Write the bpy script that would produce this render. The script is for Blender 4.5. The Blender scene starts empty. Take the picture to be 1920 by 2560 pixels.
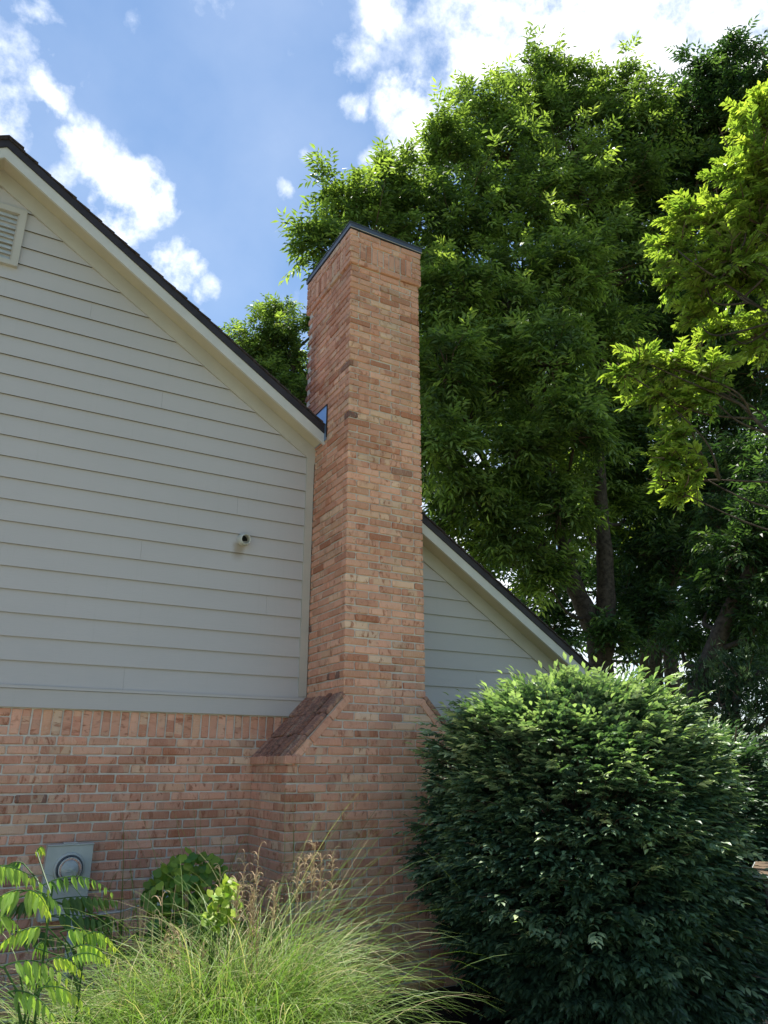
import bpy, math, random
import numpy as np
from mathutils import Vector
rng = np.random.default_rng(7)
random.seed(7)
S = bpy.context.scene
COL = S.collection

# ------------------------------------------------------------ camera
F_PX = 1850.0
PITCH = math.atan(640 / F_PX)
YAW = math.radians(29.4)
CAM = np.array([0.0, -6.25, 1.6])
cd = bpy.data.cameras.new('camera')
cam = bpy.data.objects.new('camera', cd)
COL.objects.link(cam)
cam.location = CAM
cam.rotation_euler = (math.pi / 2 + PITCH, 0, -YAW)
cd.sensor_fit = 'HORIZONTAL'
cd.sensor_width = 24.0
cd.lens = 24.0 * F_PX / 1920.0
cd.clip_end = 2000
cd.clip_start = 0.05
S.camera = cam
S.render.resolution_x = 768
S.render.resolution_y = 1024

cF = np.array([math.sin(YAW) * math.cos(PITCH), math.cos(YAW) * math.cos(PITCH), math.sin(PITCH)])
cR = np.array([math.cos(YAW), -math.sin(YAW), 0.0])
cU = np.cross(cR, cF)
def pix_dir(u, v):
    d = cF + cR * (u - 960) / F_PX + cU * (1280 - v) / F_PX
    return d / np.linalg.norm(d)
def at(u, v, D):
    """world point at horizontal distance D from where the photographer stood"""
    d = pix_dir(u, v)
    return CAM + d * (D / math.hypot(d[0], d[1]))

# ------------------------------------------------------------ light
SUN_EL = math.radians(75)
SUN_AZ = math.radians(14)        # measured from +Y (behind the gable wall) towards +X
sd = np.array([math.sin(SUN_AZ) * math.cos(SUN_EL), math.cos(SUN_AZ) * math.cos(SUN_EL), math.sin(SUN_EL)])
sl = bpy.data.lights.new('sun', 'SUN')
sl.energy = 5.0
sl.angle = math.radians(0.53)
sl.color = (1.0, 0.955, 0.88)
so = bpy.data.objects.new('sun', sl)
COL.objects.link(so)
so.rotation_euler = Vector(-sd).to_track_quat('-Z', 'Y').to_euler()

W = bpy.data.worlds.new('World')
S.world = W
W.use_nodes = True
nt = W.node_tree
nt.nodes.clear()
N, LK = nt.nodes, nt.links
out = N.new('ShaderNodeOutputWorld')
bg = N.new('ShaderNodeBackground')
bg.inputs['Strength'].default_value = 0.08
sky = N.new('ShaderNodeTexSky')
sky.sky_type = 'NISHITA'
sky.sun_disc = False
sky.sun_elevation = SUN_EL
sky.sun_rotation = SUN_AZ
sky.air_density = 1.0
sky.dust_density = 0.15
sky.ozone_density = 1.3
tc = N.new('ShaderNodeTexCoord')
def wmath(op, a, b=None, c=None):
    n = N.new('ShaderNodeMath'); n.operation = op
    for i, x in enumerate((a, b, c)):
        if x is None: continue
        if isinstance(x, (int, float)): n.inputs[i].default_value = x
        else: LK.new(x, n.inputs[i])
    return n.outputs[0]
# soft cloud banks: (direction given by reference pixel, angular radius, weight)
blobs = [(70, 40, .026, .55), (60, 130, .03, .5), (105, 200, .032, .72), (140, 255, .034, .85), (220, 330, .04, .7), (40, 260, .03, .36),
         (270, 400, .05, .62), (330, 480, .052, 1.0), (395, 495, .03, .75), (300, 580, .045, .75), (430, 670, .04, .7), (515, 735, .032, .5),
         (170, 430, .06, .42), (60, 350, .06, .38), (180, 170, .035, .28), (0, 180, .03, .5),
         (1440, 110, .055, .95), (1530, 200, .065, 1.0), (1420, 40, .04, .6), (1570, 60, .045, .6), (1640, 130, .06, .95), (1760, 50, .06, .65), (1860, 140, .06, .8), (1700, 230, .065, .95), (1620, 240, .05, .9), (1340, 290, .04, .5),
         (1200, 150, .05, .95), (1140, 130, .035, .7), (1010, 240, .038, .8), (1065, 300, .05, .95), (1060, 400, .048, .9), (905, 260, .026, .55), (930, 375, .03, .55),
         (880, 150, .042, .55), (960, 40, .040, .65), (1130, 20, .035, .45), (716, 490, .021, .38), (355, 60, .022, .3), (780, 380, .02, .3),
         (720, 160, .03, .2), (1900, 280, .06, .6), (2200, 100, .3, .9), (2300, 700, .25, .8), (-300, 250, .2, .8), (1500, -300, .3, .9),
         (600, -500, .2, .7), (1300, 1500, .5, .65), (1750, 1550, .5, .65)]
noise = N.new('ShaderNodeTexNoise'); noise.inputs['Scale'].default_value = 9.0
noise.inputs['Detail'].default_value = 9.0; noise.inputs['Roughness'].default_value = 0.6
noise.inputs['Distortion'].default_value = 0.35
LK.new(tc.outputs['Generated'], noise.inputs['Vector'])
warp = N.new('ShaderNodeVectorMath'); warp.operation = 'MULTIPLY_ADD'
LK.new(noise.outputs['Color'], warp.inputs[0]); warp.inputs[1].default_value = (.09, .09, .09)
LK.new(tc.outputs['Generated'], warp.inputs[2])
acc = None
for (u, v, r, wgt) in blobs:
    d = pix_dir(u, v) + np.array([.045, .045, .045])
    vd = N.new('ShaderNodeVectorMath'); vd.operation = 'DISTANCE'
    LK.new(warp.outputs[0], vd.inputs[0]); vd.inputs[1].default_value = tuple(d)
    mr = N.new('ShaderNodeMapRange'); mr.interpolation_type = 'SMOOTHSTEP'
    mr.inputs['From Min'].default_value = 0.0; mr.inputs['From Max'].default_value = r * 1.45
    mr.inputs['To Min'].default_value = wgt; mr.inputs['To Max'].default_value = 0.0
    LK.new(vd.outputs['Value'], mr.inputs['Value'])
    acc = mr.outputs[0] if acc is None else wmath('MAXIMUM', acc, mr.outputs[0])
noise2 = N.new('ShaderNodeTexNoise'); noise2.inputs['Scale'].default_value = 17.0
noise2.inputs['Detail'].default_value = 10.0; noise2.inputs['Roughness'].default_value = 0.62
LK.new(tc.outputs['Generated'], noise2.inputs['Vector'])
nn = wmath('MULTIPLY', wmath('SUBTRACT', noise2.outputs['Fac'], 0.5), 2.3)
dens = wmath('ADD', acc, wmath('MULTIPLY', nn, wmath('MINIMUM', wmath('ADD', acc, .25), 1.0)))
mr = N.new('ShaderNodeMapRange'); mr.interpolation_type = 'SMOOTHSTEP'
mr.inputs['From Min'].default_value = 0.16; mr.inputs['From Max'].default_value = 1.02
LK.new(dens, mr.inputs['Value'])
# thin veil of high haze in places
noise3 = N.new('ShaderNodeTexNoise'); noise3.inputs['Scale'].default_value = 3.0; noise3.inputs['Detail'].default_value = 6.0
LK.new(tc.outputs['Generated'], noise3.inputs['Vector'])
mr3 = N.new('ShaderNodeMapRange'); mr3.inputs['From Min'].default_value = .42; mr3.inputs['From Max'].default_value = .75
mr3.inputs['To Max'].default_value = .16
LK.new(noise3.outputs['Fac'], mr3.inputs['Value'])
cfac = wmath('MAXIMUM', mr.outputs[0], mr3.outputs[0])
mix = N.new('ShaderNodeMix'); mix.data_type = 'RGBA'
LK.new(cfac, mix.inputs['Factor'])
tint = N.new('ShaderNodeMix'); tint.data_type = 'RGBA'; tint.blend_type = 'MULTIPLY'; tint.inputs['Factor'].default_value = 1
LK.new(sky.outputs[0], tint.inputs['A']); tint.inputs['B'].default_value = (.93, 1.04, 1.06, 1)
LK.new(tint.outputs['Result'], mix.inputs['A'])
mix.inputs['B'].default_value = (9.5, 9.7, 10, 1)
LK.new(mix.outputs['Result'], bg.inputs['Color'])
LK.new(bg.outputs[0], out.inputs['Surface'])

S.view_settings.view_transform = 'Standard'
S.view_settings.look = 'None'
S.view_settings.gamma = 1
S.view_settings.exposure = 1.12
S.render.engine = 'CYCLES'
S.cycles.max_bounces = 7
S.cycles.diffuse_bounces = 4
S.cycles.transmission_bounces = 5
S.cycles.transparent_max_bounces = 4

# ------------------------------------------------------------ helpers
def tag(o, label=None, cat=None, group=None, kind=None):
    if label: o['label'] = label
    if cat: o['category'] = cat
    if group: o['group'] = group
    if kind: o['kind'] = kind
    return o
def empty(name, loc, label, cat, group=None):
    o = bpy.data.objects.new(name, None)
    o.empty_display_size = .2
    COL.objects.link(o)
    o.location = loc
    return tag(o, label, cat, group)

class MB:
    """collects polygons in world space, then links them as one mesh object"""
    def __init__(s):
        s.v = []; s.f = []; s.uv = []; s.t = []; s.n = 0
    def add(s, verts, faces, uv=None, tone=(0, 0, 0)):
        verts = np.asarray(verts, float)
        s.v.append(verts)
        b = s.n
        s.f.extend([tuple(i + b for i in f) for f in faces])
        s.uv.append(np.asarray(uv, float) if uv is not None else verts[:, [0, 2]])
        s.t.append(np.tile(np.array([tone[0], tone[1], tone[2], 1.0]), (len(verts), 1)))
        s.n += len(verts)
    def box(s, x0, x1, y0, y1, z0, z1, tone=(0, 0, 0)):
        v = [(x, y, z) for z in (z0, z1) for y in (y0, y1) for x in (x0, x1)]
        f = [(0, 2, 3, 1), (4, 5, 7, 6), (0, 1, 5, 4), (2, 6, 7, 3), (0, 4, 6, 2), (1, 3, 7, 5)]
        s.add(v, f, tone=tone)
    def prism(s, poly, y0, y1, tone=(0, 0, 0)):
        """extrude an xz polygon (counter-clockwise seen from -y) along y"""
        n = len(poly)
        v = [(p[0], y0, p[1]) for p in poly] + [(p[0], y1, p[1]) for p in poly]
        f = [tuple(range(n)), tuple(range(2 * n - 1, n - 1, -1))]
        for i in range(n):
            j = (i + 1) % n
            f.append((i, i + n, j + n, j))
        s.add(v, f, tone=tone)
    def tube(s, pts, radii, seg=8, cap=True, tone=(0, 0, 0)):
        pts = [np.asarray(p, float) for p in pts]
        rings = []
        prev = None
        for i, p in enumerate(pts):
            d = pts[min(i + 1, len(pts) - 1)] - pts[max(i - 1, 0)]
            d = d / (np.linalg.norm(d) + 1e-9)
            if prev is None:
                a = np.cross(d, [0, 0, 1.0])
                if np.linalg.norm(a) < .05: a = np.cross(d, [1.0, 0, 0])
            else:
                a = prev - d * (prev @ d)
            a = a / np.linalg.norm(a); prev = a
            b = np.cross(d, a)
            ang = np.arange(seg) * 2 * math.pi / seg
            rings.append(p + radii[i] * (np.cos(ang)[:, None] * a + np.sin(ang)[:, None] * b))
        v = np.concatenate(rings)
        f = []
        for i in range(len(pts) - 1):
            for j in range(seg):
                k = (j + 1) % seg
                f.append((i * seg + j, i * seg + k, (i + 1) * seg + k, (i + 1) * seg + j))
        if cap:
            f.append(tuple(range(seg - 1, -1, -1)))
            f.append(tuple((len(pts) - 1) * seg + j for j in range(seg)))
        s.add(v, f, tone=tone)
    def build(s, name, mat, parent=None, smooth=False):
        v = np.concatenate(s.v); uv = np.concatenate(s.uv); t = np.concatenate(s.t)
        return link_mesh(name, v, s.f, uv, t, mat, parent, smooth)

def link_mesh(name, v, faces, uv, tone, mat, parent=None, smooth=False):
    org = np.zeros(3)
    if parent is not None:
        org = np.array(parent.matrix_basis.translation)
        if parent.parent is not None:
            org = org + np.array(parent.parent.matrix_basis.translation)
    me = bpy.data.meshes.new(name)
    v = np.asarray(v, np.float32) - org.astype(np.float32)
    if isinstance(faces, np.ndarray):
        nf, k = faces.shape
        lv = faces.ravel().astype(np.int32)
        ls = np.arange(nf, dtype=np.int32) * k
        lt = np.full(nf, k, np.int32)
    else:
        nf = len(faces)
        lt = np.array([len(f) for f in faces], np.int32)
        ls = np.concatenate([[0], np.cumsum(lt)[:-1]]).astype(np.int32)
        lv = np.array([i for f in faces for i in f], np.int32)
    me.vertices.add(len(v)); me.vertices.foreach_set('co', v.ravel())
    me.loops.add(len(lv)); me.loops.foreach_set('vertex_index', lv)
    me.polygons.add(nf)
    me.polygons.foreach_set('loop_start', ls)
    me.polygons.foreach_set('loop_total', lt)
    me.polygons.foreach_set('use_smooth', np.full(nf, bool(smooth)))
    me.update(calc_edges=True)
    ul = me.uv_layers.new(name='UVMap')
    ul.data.foreach_set('uv', np.asarray(uv, np.float32)[lv].ravel())
    at_ = me.attributes.new('tone', 'FLOAT_COLOR', 'POINT')
    at_.data.foreach_set('color', np.asarray(tone, np.float32).ravel())
    me.materials.append(mat)
    o = bpy.data.objects.new(name, me)
    COL.objects.link(o)
    if parent is not None: o.parent = parent
    return o

# ------------------------------------------------------------ materials
class MT:
    def __init__(s, name, rough=.7, spec=.3):
        s.m = bpy.data.materials.new(name); s.m.use_nodes = True
        s.nt = s.m.node_tree; s.N = s.nt.nodes; s.L = s.nt.links
        s.N.clear()
        s.out = s.N.new('ShaderNodeOutputMaterial')
        s.p = s.N.new('ShaderNodeBsdfPrincipled')
        s.p.inputs['Roughness'].default_value = rough
        s.p.inputs['Specular IOR Level'].default_value = spec
        s.L.new(s.p.outputs[0], s.out.inputs['Surface'])
    def n(s, t, **kw):
        nd = s.N.new(t)
        for k, v in kw.items(): setattr(nd, k, v)
        return nd
    def link(s, a, b): s.L.new(a, b)
    def val(s, x, sock):
        if isinstance(x, (int, float)): sock.default_value = x
        elif isinstance(x, tuple): sock.default_value = x if len(x) != 3 or sock.type == 'VECTOR' else (*x, 1)
        else: s.L.new(x, sock)
    def math(s, op, a, b=None, c=None, clamp=False):
        nd = s.n('ShaderNodeMath', operation=op, use_clamp=clamp)
        for i, x in enumerate((a, b, c)):
            if x is not None: s.val(x, nd.inputs[i])
        return nd.outputs[0]
    def noise(s, vec, scale, detail=4, rough=.55, dist=0.0):
        nd = s.n('ShaderNodeTexNoise')
        if vec is not None: s.link(vec, nd.inputs['Vector'])
        nd.inputs['Scale'].default_value = scale; nd.inputs['Detail'].default_value = detail
        nd.inputs['Roughness'].default_value = rough; nd.inputs['Distortion'].default_value = dist
        return nd.outputs['Fac']
    def scale(s, vec, xyz):
        nd = s.n('ShaderNodeVectorMath', operation='MULTIPLY')
        s.link(vec, nd.inputs[0]); nd.inputs[1].default_value = xyz
        return nd.outputs[0]
    def ramp(s, fac, stops, interp='LINEAR'):
        nd = s.n('ShaderNodeValToRGB'); nd.color_ramp.interpolation = interp
        el = nd.color_ramp.elements
        while len(el) > 1: el.remove(el[-1])
        for i, (p, c) in enumerate(stops):
            e = el[0] if i == 0 else el.new(p)
            e.position = p; e.color = (*c, 1) if len(c) == 3 else c
        s.link(fac, nd.inputs[0])
        return nd.outputs[0]
    def mix(s, fac, a, b, blend='MIX'):
        nd = s.n('ShaderNodeMix', data_type='RGBA', blend_type=blend)
        s.val(fac, nd.inputs['Factor']); s.val(a, nd.inputs['A']); s.val(b, nd.inputs['B'])
        return nd.outputs['Result']
    def maprange(s, x, a, b, c=0., d=1., smooth=True):
        nd = s.n('ShaderNodeMapRange')
        if smooth: nd.interpolation_type = 'SMOOTHSTEP'
        s.val(x, nd.inputs['Value'])
        for k, v in zip(('From Min', 'From Max', 'To Min', 'To Max'), (a, b, c, d)): nd.inputs[k].default_value = v
        return nd.outputs[0]
    def bump(s, h, dist, strength=1.0):
        nd = s.n('ShaderNodeBump'); nd.inputs['Distance'].default_value = dist; nd.inputs['Strength'].default_value = strength
        s.link(h, nd.inputs['Height']); s.link(nd.outputs[0], s.p.inputs['Normal'])
    def color(s, c): s.val(c, s.p.inputs['Base Color'])
    def obj(s): return s.n('ShaderNodeNewGeometry').outputs['Position']
    def uv(s): return s.n('ShaderNodeTexCoord').outputs['UV']
    def tone(s):
        a = s.n('ShaderNodeAttribute'); a.attribute_name = 'tone'
        sp = s.n('ShaderNodeSeparateColor'); s.link(a.outputs['Color'], sp.inputs[0])
        return sp.outputs

def brick_mat(name, dark=0.0):
    m = MT(name, .85, .2)
    t = m.tone(); uv = m.uv()
    base = m.ramp(t[0], [(0, (.60, .28, .19)), (.22, (.72, .375, .26)), (.45, (.63, .30, .20)), (.62, (.75, .415, .29)),
                         (.80, (.48, .19, .11)), (.93, (.71, .42, .28)), (.98, (.75, .51, .36)), (.99, (.38, .19, .13)), (1, (.15, .085, .075))])
    # blocks of a second clay tone running across the brick
    vor = m.n('ShaderNodeTexVoronoi', voronoi_dimensions='2D')
    m.link(m.scale(uv, (13, 2.2, 1)), vor.inputs['Vector']); vor.inputs['Scale'].default_value = 1.0
    vs = m.n('ShaderNodeSeparateColor'); m.link(vor.outputs['Color'], vs.inputs[0])
    blk = m.maprange(vs.outputs[0], .52, .66)
    second = m.ramp(vs.outputs[1], [(0, (.46, .18, .11)), (.35, (.62, .35, .25)), (.7, (.70, .47, .32)), (1, (.48, .24, .17))])
    col = m.mix(m.math('MULTIPLY', blk, m.math('MULTIPLY', t[1], .85)), base, second)
    # red-orange flashes
    fl = m.noise(m.scale(uv, (1, .4, 1)), 26, 6, .7, .5)
    fl = m.math('MULTIPLY', m.maprange(fl, .53, .64), m.maprange(t[1], .1, .7, .35, 1))
    col = m.mix(m.math('MULTIPLY', fl, .88), col, (.40, .145, .08))
    # pale streaks
    st = m.noise(m.scale(uv, (1, .18, 1)), 110, 3, .6)
    st = m.maprange(st, .5, .72)
    col = m.mix(m.math('MULTIPLY', st, .35), col, (.72, .53, .41))
    gr = m.noise(uv, 260, 4, .7)
    col = m.mix(m.maprange(gr, .62, .75, 0, .55), col, (.16, .08, .055))
    # per-brick brightness and slow weathering over the wall
    big = m.noise(m.obj(), 1.3, 4, .6)
    # sooty run marks near the back edge of the stack above the roof
    sp = m.n('ShaderNodeSeparateXYZ'); m.link(m.obj(), sp.inputs[0])
    run_ = m.noise(m.scale(m.obj(), (9, 9, 1.2)), 1.6, 5, .65)
    sm = m.math('MULTIPLY', m.maprange(sp.outputs[1], -.12, .26), m.math('MULTIPLY', m.maprange(sp.outputs[2], 4.6, 5.2), m.maprange(sp.outputs[2], 5.75, 6.3, 1, 0)))
    col = m.mix(m.math('MULTIPLY', sm, m.maprange(run_, .38, .6, .25, .85)), col, (.10, .05, .045))
    f = m.math('ADD', m.math('MULTIPLY', t[2], .26), m.maprange(big, .3, .7, .78, .98))
    if dark > 0:
        f = m.math('MULTIPLY', f, 1 - dark)
        stn = m.noise(m.scale(uv, (1, .35, 1)), 45, 4, .7)
        col = m.mix(m.maprange(stn, .42, .62, 0, .6), col, (.14, .10, .11))
    col = m.mix(1.0, col, f, 'MULTIPLY')
    m.color(col)
    h = m.math('ADD', m.math('MULTIPLY', fl, -.5), m.math('ADD', m.noise(uv, 90, 5, .7), m.math('MULTIPLY', st, .4)))
    m.bump(h, .006, 1.0)
    return m.m
def simple_mat(name, col, rough=.6, spec=.3, var=.12, scale=6, bump=0.0, bscale=60, metal=0.0):
    m = MT(name, rough, spec)
    nz = m.noise(m.obj(), scale, 6, .6)
    f = m.maprange(nz, .25, .75, 1 - var, 1 + var)
    m.color(m.mix(1.0, (*col, 1), f, 'MULTIPLY'))
    m.p.inputs['Metallic'].default_value = metal
    if bump: m.bump(m.noise(m.obj(), bscale, 5, .6), bump)
    return m.m
def leaf_mat(name, stops, transl=.4, tcol=None, rough=.45, spec=.35):
    """thin leaf: reflects and lets light through; 'tone' picks a hue per leaf"""
    m = MT(name, rough, spec)
    t = m.tone()
    col = m.ramp(t[0], stops)
    col = m.mix(1.0, col, m.math('ADD', m.math('MULTIPLY', t[1], .5), .75), 'MULTIPLY')
    m.color(col)
    tr = m.n('ShaderNodeBsdfTranslucent')
    if tcol: m.link(m.mix(1.0, col, tcol, 'MULTIPLY'), tr.inputs['Color'])
    else: m.link(col, tr.inputs['Color'])
    mx = m.n('ShaderNodeMixShader'); mx.inputs[0].default_value = transl
    m.link(m.p.outputs[0], mx.inputs[1]); m.link(tr.outputs[0], mx.inputs[2])
    m.link(mx.outputs[0], m.out.inputs['Surface'])
    return m.m

M = {}
M['brick'] = brick_mat('clay_brick')
M['wash'] = brick_mat('weathered_brick', .38)
def mortar():
    m = MT('mortar', .95, .1)
    nz = m.noise(m.obj(), 14, 6, .65)
    m.color(m.ramp(nz, [(.25, (.47, .43, .38)), (.5, (.61, .56, .50)), (.75, (.70, .65, .58))]))
    m.bump(m.noise(m.obj(), 160, 4, .7), .003)
    return m.m
M['mortar'] = mortar()
def siding():
    m = MT('siding_paint', .55, .25)
    o = m.obj()
    big = m.noise(m.scale(o, (.35, 1, 1.0)), 1.2, 4, .6)
    col = m.ramp(big, [(.3, (.452, .414, .402)), (.7, (.49, .448, .434))])
    grain = m.noise(m.scale(o, (1.2, 1, 26)), 6, 6, .7, .6)
    col = m.mix(m.maprange(grain, .35, .7, 0, .10), col, (.34, .34, .33))
    # chalky dirt streaks
    dr = m.noise(m.scale(o, (16, 1, .6)), 1.4, 5, .65)
    col = m.mix(m.maprange(dr, .56, .74, 0, .12), col, (.30, .28, .23))
    # rusty stain below the exhaust pipe
    sp = m.n('ShaderNodeSeparateXYZ'); m.link(o, sp.inputs[0])
    wob = m.math('MULTIPLY', m.math('SUBTRACT', m.noise(o, 22, 4, .6), .5), .05)
    dx = m.math('ABSOLUTE', m.math('SUBTRACT', m.math('ADD', sp.outputs[0], wob), 2.008))
    dz = m.math('SUBTRACT', 3.545, sp.outputs[2])
    sx = m.maprange(dx, .01, .075, 1, 0)
    sz = m.math('MULTIPLY', m.maprange(dz, .0, .04), m.maprange(dz, .08, .22, 1, 0))
    col = m.mix(m.math('MULTIPLY', m.math('MULTIPLY', sx, sz), .75), col, (.27, .20, .12))
    col = m.mix(m.tone()[0], col, (.10, .08, .055))     # lap shadow painted onto the lower edge of each board
    m.color(col)
    m.bump(grain, .0012, .7)
    return m.m
M['siding'] = siding()
M['trim'] = simple_mat('trim_paint', (.45, .41, .36), .5, .3, .06, 3, .0006, 80)
M['soffit'] = simple_mat('soffit_bounce_warm', (.50, .44, .33), .6, .25, .07, 3, .0008, 90)  # trim paint with warm bounce light put into the colour
M['fascia'] = simple_mat('fascia_paint', (.54, .51, .475), .5, .3, .06, 4, .0006, 90)
M['drip'] = simple_mat('dark_roof_edge', (.030, .024, .028), .6, .3, .3, 9, .001, 70)
M['shingle'] = simple_mat('asphalt_shingle', (.055, .042, .042), .95, .2, .45, 40, .003, 300)
M['capmetal'] = simple_mat('cap_metal', (.075, .085, .105), .42, .5, .15, 8, .0005, 40, .35)
M['flash'] = simple_mat('flashing_metal', (.20, .30, .47), .28, .5, .06, 6, 0, 40, .55)  # blue of the reflected sky painted into the base colour
M['louver'] = simple_mat('louver_paint', (.42, .42, .41), .5, .3, .15, 20)
M['black'] = simple_mat('dark_void', (.02, .02, .022), .9, .1, .1)
M['pvc'] = simple_mat('pipe_plastic', (.50, .49, .45), .4, .4, .12, 20)
M['meter'] = simple_mat('meter_enamel', (.43, .44, .41), .38, .5, .07, 10, .0004, 60)
M['galv'] = simple_mat('conduit_metal', (.33, .37, .36), .45, .5, .15, 20)
M['bark'] = simple_mat('bark', (.075, .058, .045), .95, .1, .5, 14, .012, 30)
M['twig'] = simple_mat('twig_bark', (.13, .09, .065), .9, .1, .3, 20)
M['wood'] = simple_mat('table_wood', (.11, .075, .045), .6, .3, .2, 8, .001, 50)
M['soil'] = simple_mat('mulch', (.014, .012, .011), .95, .1, .5, 20, .02, 25)  # darkened to stand in for missing tree shade
def lawn():
    m = MT('lawn_ground', .95, .1)
    o = m.obj()
    a = m.noise(o, .5, 6, .65); b = m.noise(o, 30, 5, .7)
    col = m.ramp(a, [(.3, (.075, .11, .035)), (.7, (.13, .155, .06))])
    col = m.mix(m.maprange(b, .4, .65, 0, .6), col, (.19, .17, .09))
    m.color(col); m.bump(b, .03)
    return m.m
M['lawn'] = lawn()
M['bounce_sheet'] = simple_mat('bounce_concrete', (.52, .47, .40), .9, .2, .15, 3, .002, 80)
M['stone'] = simple_mat('pale_stone', (.5, .48, .46), .8, .2, .2, 8, .004, 30)
def glass():
    m = MT('meter_glass', .05, .5)
    m.color((.85, .9, .9, 1)); m.p.inputs['Transmission Weight'].default_value = .9
    m.p.inputs['IOR'].default_value = 1.45
    return m.m
M['glass'] = glass()
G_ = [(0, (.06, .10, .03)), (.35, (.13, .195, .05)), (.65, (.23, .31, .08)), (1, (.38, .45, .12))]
M['ash'] = leaf_mat('ash_leaf', G_, .48, (1.6, 1.7, .7, 1))
M['ash2'] = leaf_mat('deep_green_leaf', [(0, (.022, .045, .017)), (.4, (.05, .095, .03)), (1, (.15, .21, .06))], .42, (1.4, 1.7, .8, 1))
M['gold'] = leaf_mat('yellow_green_leaf', [(0, (.06, .11, .03)), (.4, (.16, .24, .05)), (1, (.34, .40, .08))], .55, (1.35, 1.5, .6, 1))
M['bush'] = leaf_mat('shrub_leaf', [(0, (.026, .055, .032)), (.35, (.065, .12, .065)), (.65, (.14, .21, .11)), (1, (.42, .49, .26))], .2, (1.3, 1.7, .6, 1), .45, .5)
M['conifer'] = leaf_mat('evergreen_spray', [(0, (.03, .07, .03)), (1, (.11, .17, .05))], .25)
M['grass'] = leaf_mat('grass_blade', [(0, (.09, .17, .035)), (.55, (.185, .275, .065)), (.85, (.32, .37, .14)), (1, (.48, .40, .24))], .4, (1.2, 1.4, .7, 1), .5)
M['dry'] = leaf_mat('dry_stem', [(0, (.27, .19, .11)), (1, (.60, .44, .27))], .2, None, .7, .2)
M['sumac'] = leaf_mat('compound_leaf', [(0, (.08, .17, .05)), (.35, (.25, .38, .10)), (1, (.52, .58, .08))], .55, (1.3, 1.4, .6, 1), .45)
M['vine'] = leaf_mat('vine_leaf', [(0, (.07, .17, .04)), (.6, (.09, .20, .04)), (1, (.36, .45, .06))], .42, (1.3, 1.5, .6, 1), .45)
M['woods'] = leaf_mat('woods_leaf', [(0, (.03, .06, .02)), (1, (.09, .14, .04))], .3)

# ------------------------------------------------------------ ground
def sheet(name, pts, z, mat):
    mb = MB(); mb.add([(x, y, z) for x, y in pts], [tuple(range(len(pts)))])
    o = mb.build(name, mat); tag(o, kind='structure'); return o
sheet('ground', [(-400, -400), (400, -400), (400, 400), (-400, 400)], 0, M['lawn'])
sheet('mulch_bed', [(-7, -3.3), (4.2, -3.3), (7.6, -3.9), (8.0, .3), (6.32, .3), (6.32, -.02), (-7, -.02)], .004, M['soil'])
sheet('bounce_sheet', [(-9, -7.3), (2.6, -7.3), (2.6, -3.45), (-9, -3.45)], .004, M['bounce_sheet'])  # unseen pale paving, added to bounce warm light onto the wall

# ------------------------------------------------------------ brick maker
CH = [(-1, -1, -1), (1, -1, -1), (-1, 1, -1), (1, 1, -1), (-1, -1, 1), (1, -1, 1), (-1, 1, 1), (1, 1, 1)]
_idx = {}
def _mk():
    v = []
    for ci, c in enumerate(CH):
        for ax in range(3):
            _idx[(ci, ax)] = len(v); v.append((ci, ax))
    f = []
    def ci(x, y, z): return CH.index((x, y, z))
    for ax in range(3):
        o1, o2 = [(1, 2), (2, 0), (0, 1)][ax]
        for sg in (-1, 1):
            q = []
            for a, b in ((-1, -1), (1, -1), (1, 1), (-1, 1)):
                c = [0, 0, 0]; c[ax] = sg; c[o1] = a; c[o2] = b
                q.append(_idx[(ci(*c), ax)])
            f.append(tuple(q if sg > 0 else q[::-1]))
    for ax in range(3):
        o1, o2 = [(1, 2), (2, 0), (0, 1)][ax]
        for a in (-1, 1):
            for b in (-1, 1):
                c0 = [0, 0, 0]; c1 = [0, 0, 0]
                c0[ax] = -1; c1[ax] = 1
                c0[o1] = c1[o1] = a; c0[o2] = c1[o2] = b
                q = (_idx[(ci(*c0), o1)], _idx[(ci(*c1), o1)], _idx[(ci(*c1), o2)], _idx[(ci(*c0), o2)])
                f.append(q if a * b > 0 else q[::-1])
    for c in CH:
        k = ci(*c)
        q = (_idx[(k, 0)], _idx[(k, 1)], _idx[(k, 2)])
        f.append(q if c[0] * c[1] * c[2] > 0 else q[::-1])
    return v, f
_bv, _bf = _mk()
_bc = np.array([CH[ci] for ci, ax in _bv], float)
_ba = np.array([[1 if a == ax else 0 for a in range(3)] for ci, ax in _bv], float)
def brick(mb, P0, ex, up, outn, L, H, D=.092, cham=.0062, jit=.0019, tone=None):
    """one brick with broken edges; P0 is its lower corner on the outer face"""
    half = np.array([L / 2, H / 2, D / 2])
    loc = _bc * (half - cham * (1 - _ba))
    loc = loc + rng.normal(0, jit, loc.shape) * np.array([1, 1, .6])
    loc[:, 2] += rng.normal(0, .0020)
    a = rng.normal(0, .0035)
    loc[:, 1] += loc[:, 0] * a
    P0 = np.asarray(P0, float)
    c = P0 + ex * L / 2 + up * H / 2 - outn * D / 2
    w = c + loc[:, :1] * ex + loc[:, 1:2] * up + loc[:, 2:3] * outn
    off = rng.uniform(0, 60, 2)
    if L >= H: uv = np.stack([loc[:, 0] - loc[:, 2], loc[:, 1]], 1) + off
    else: uv = np.stack([loc[:, 1], loc[:, 0] - loc[:, 2]], 1) + off
    if tone is None:
        tone = rng.uniform(0, 1, 3)
    mb.add(w, _bf, uv, tone)
X = np.array([1., 0, 0]); Y = np.array([0, 1., 0]); Z = np.array([0, 0, 1.])
J = .0108        # mortar joint
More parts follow.
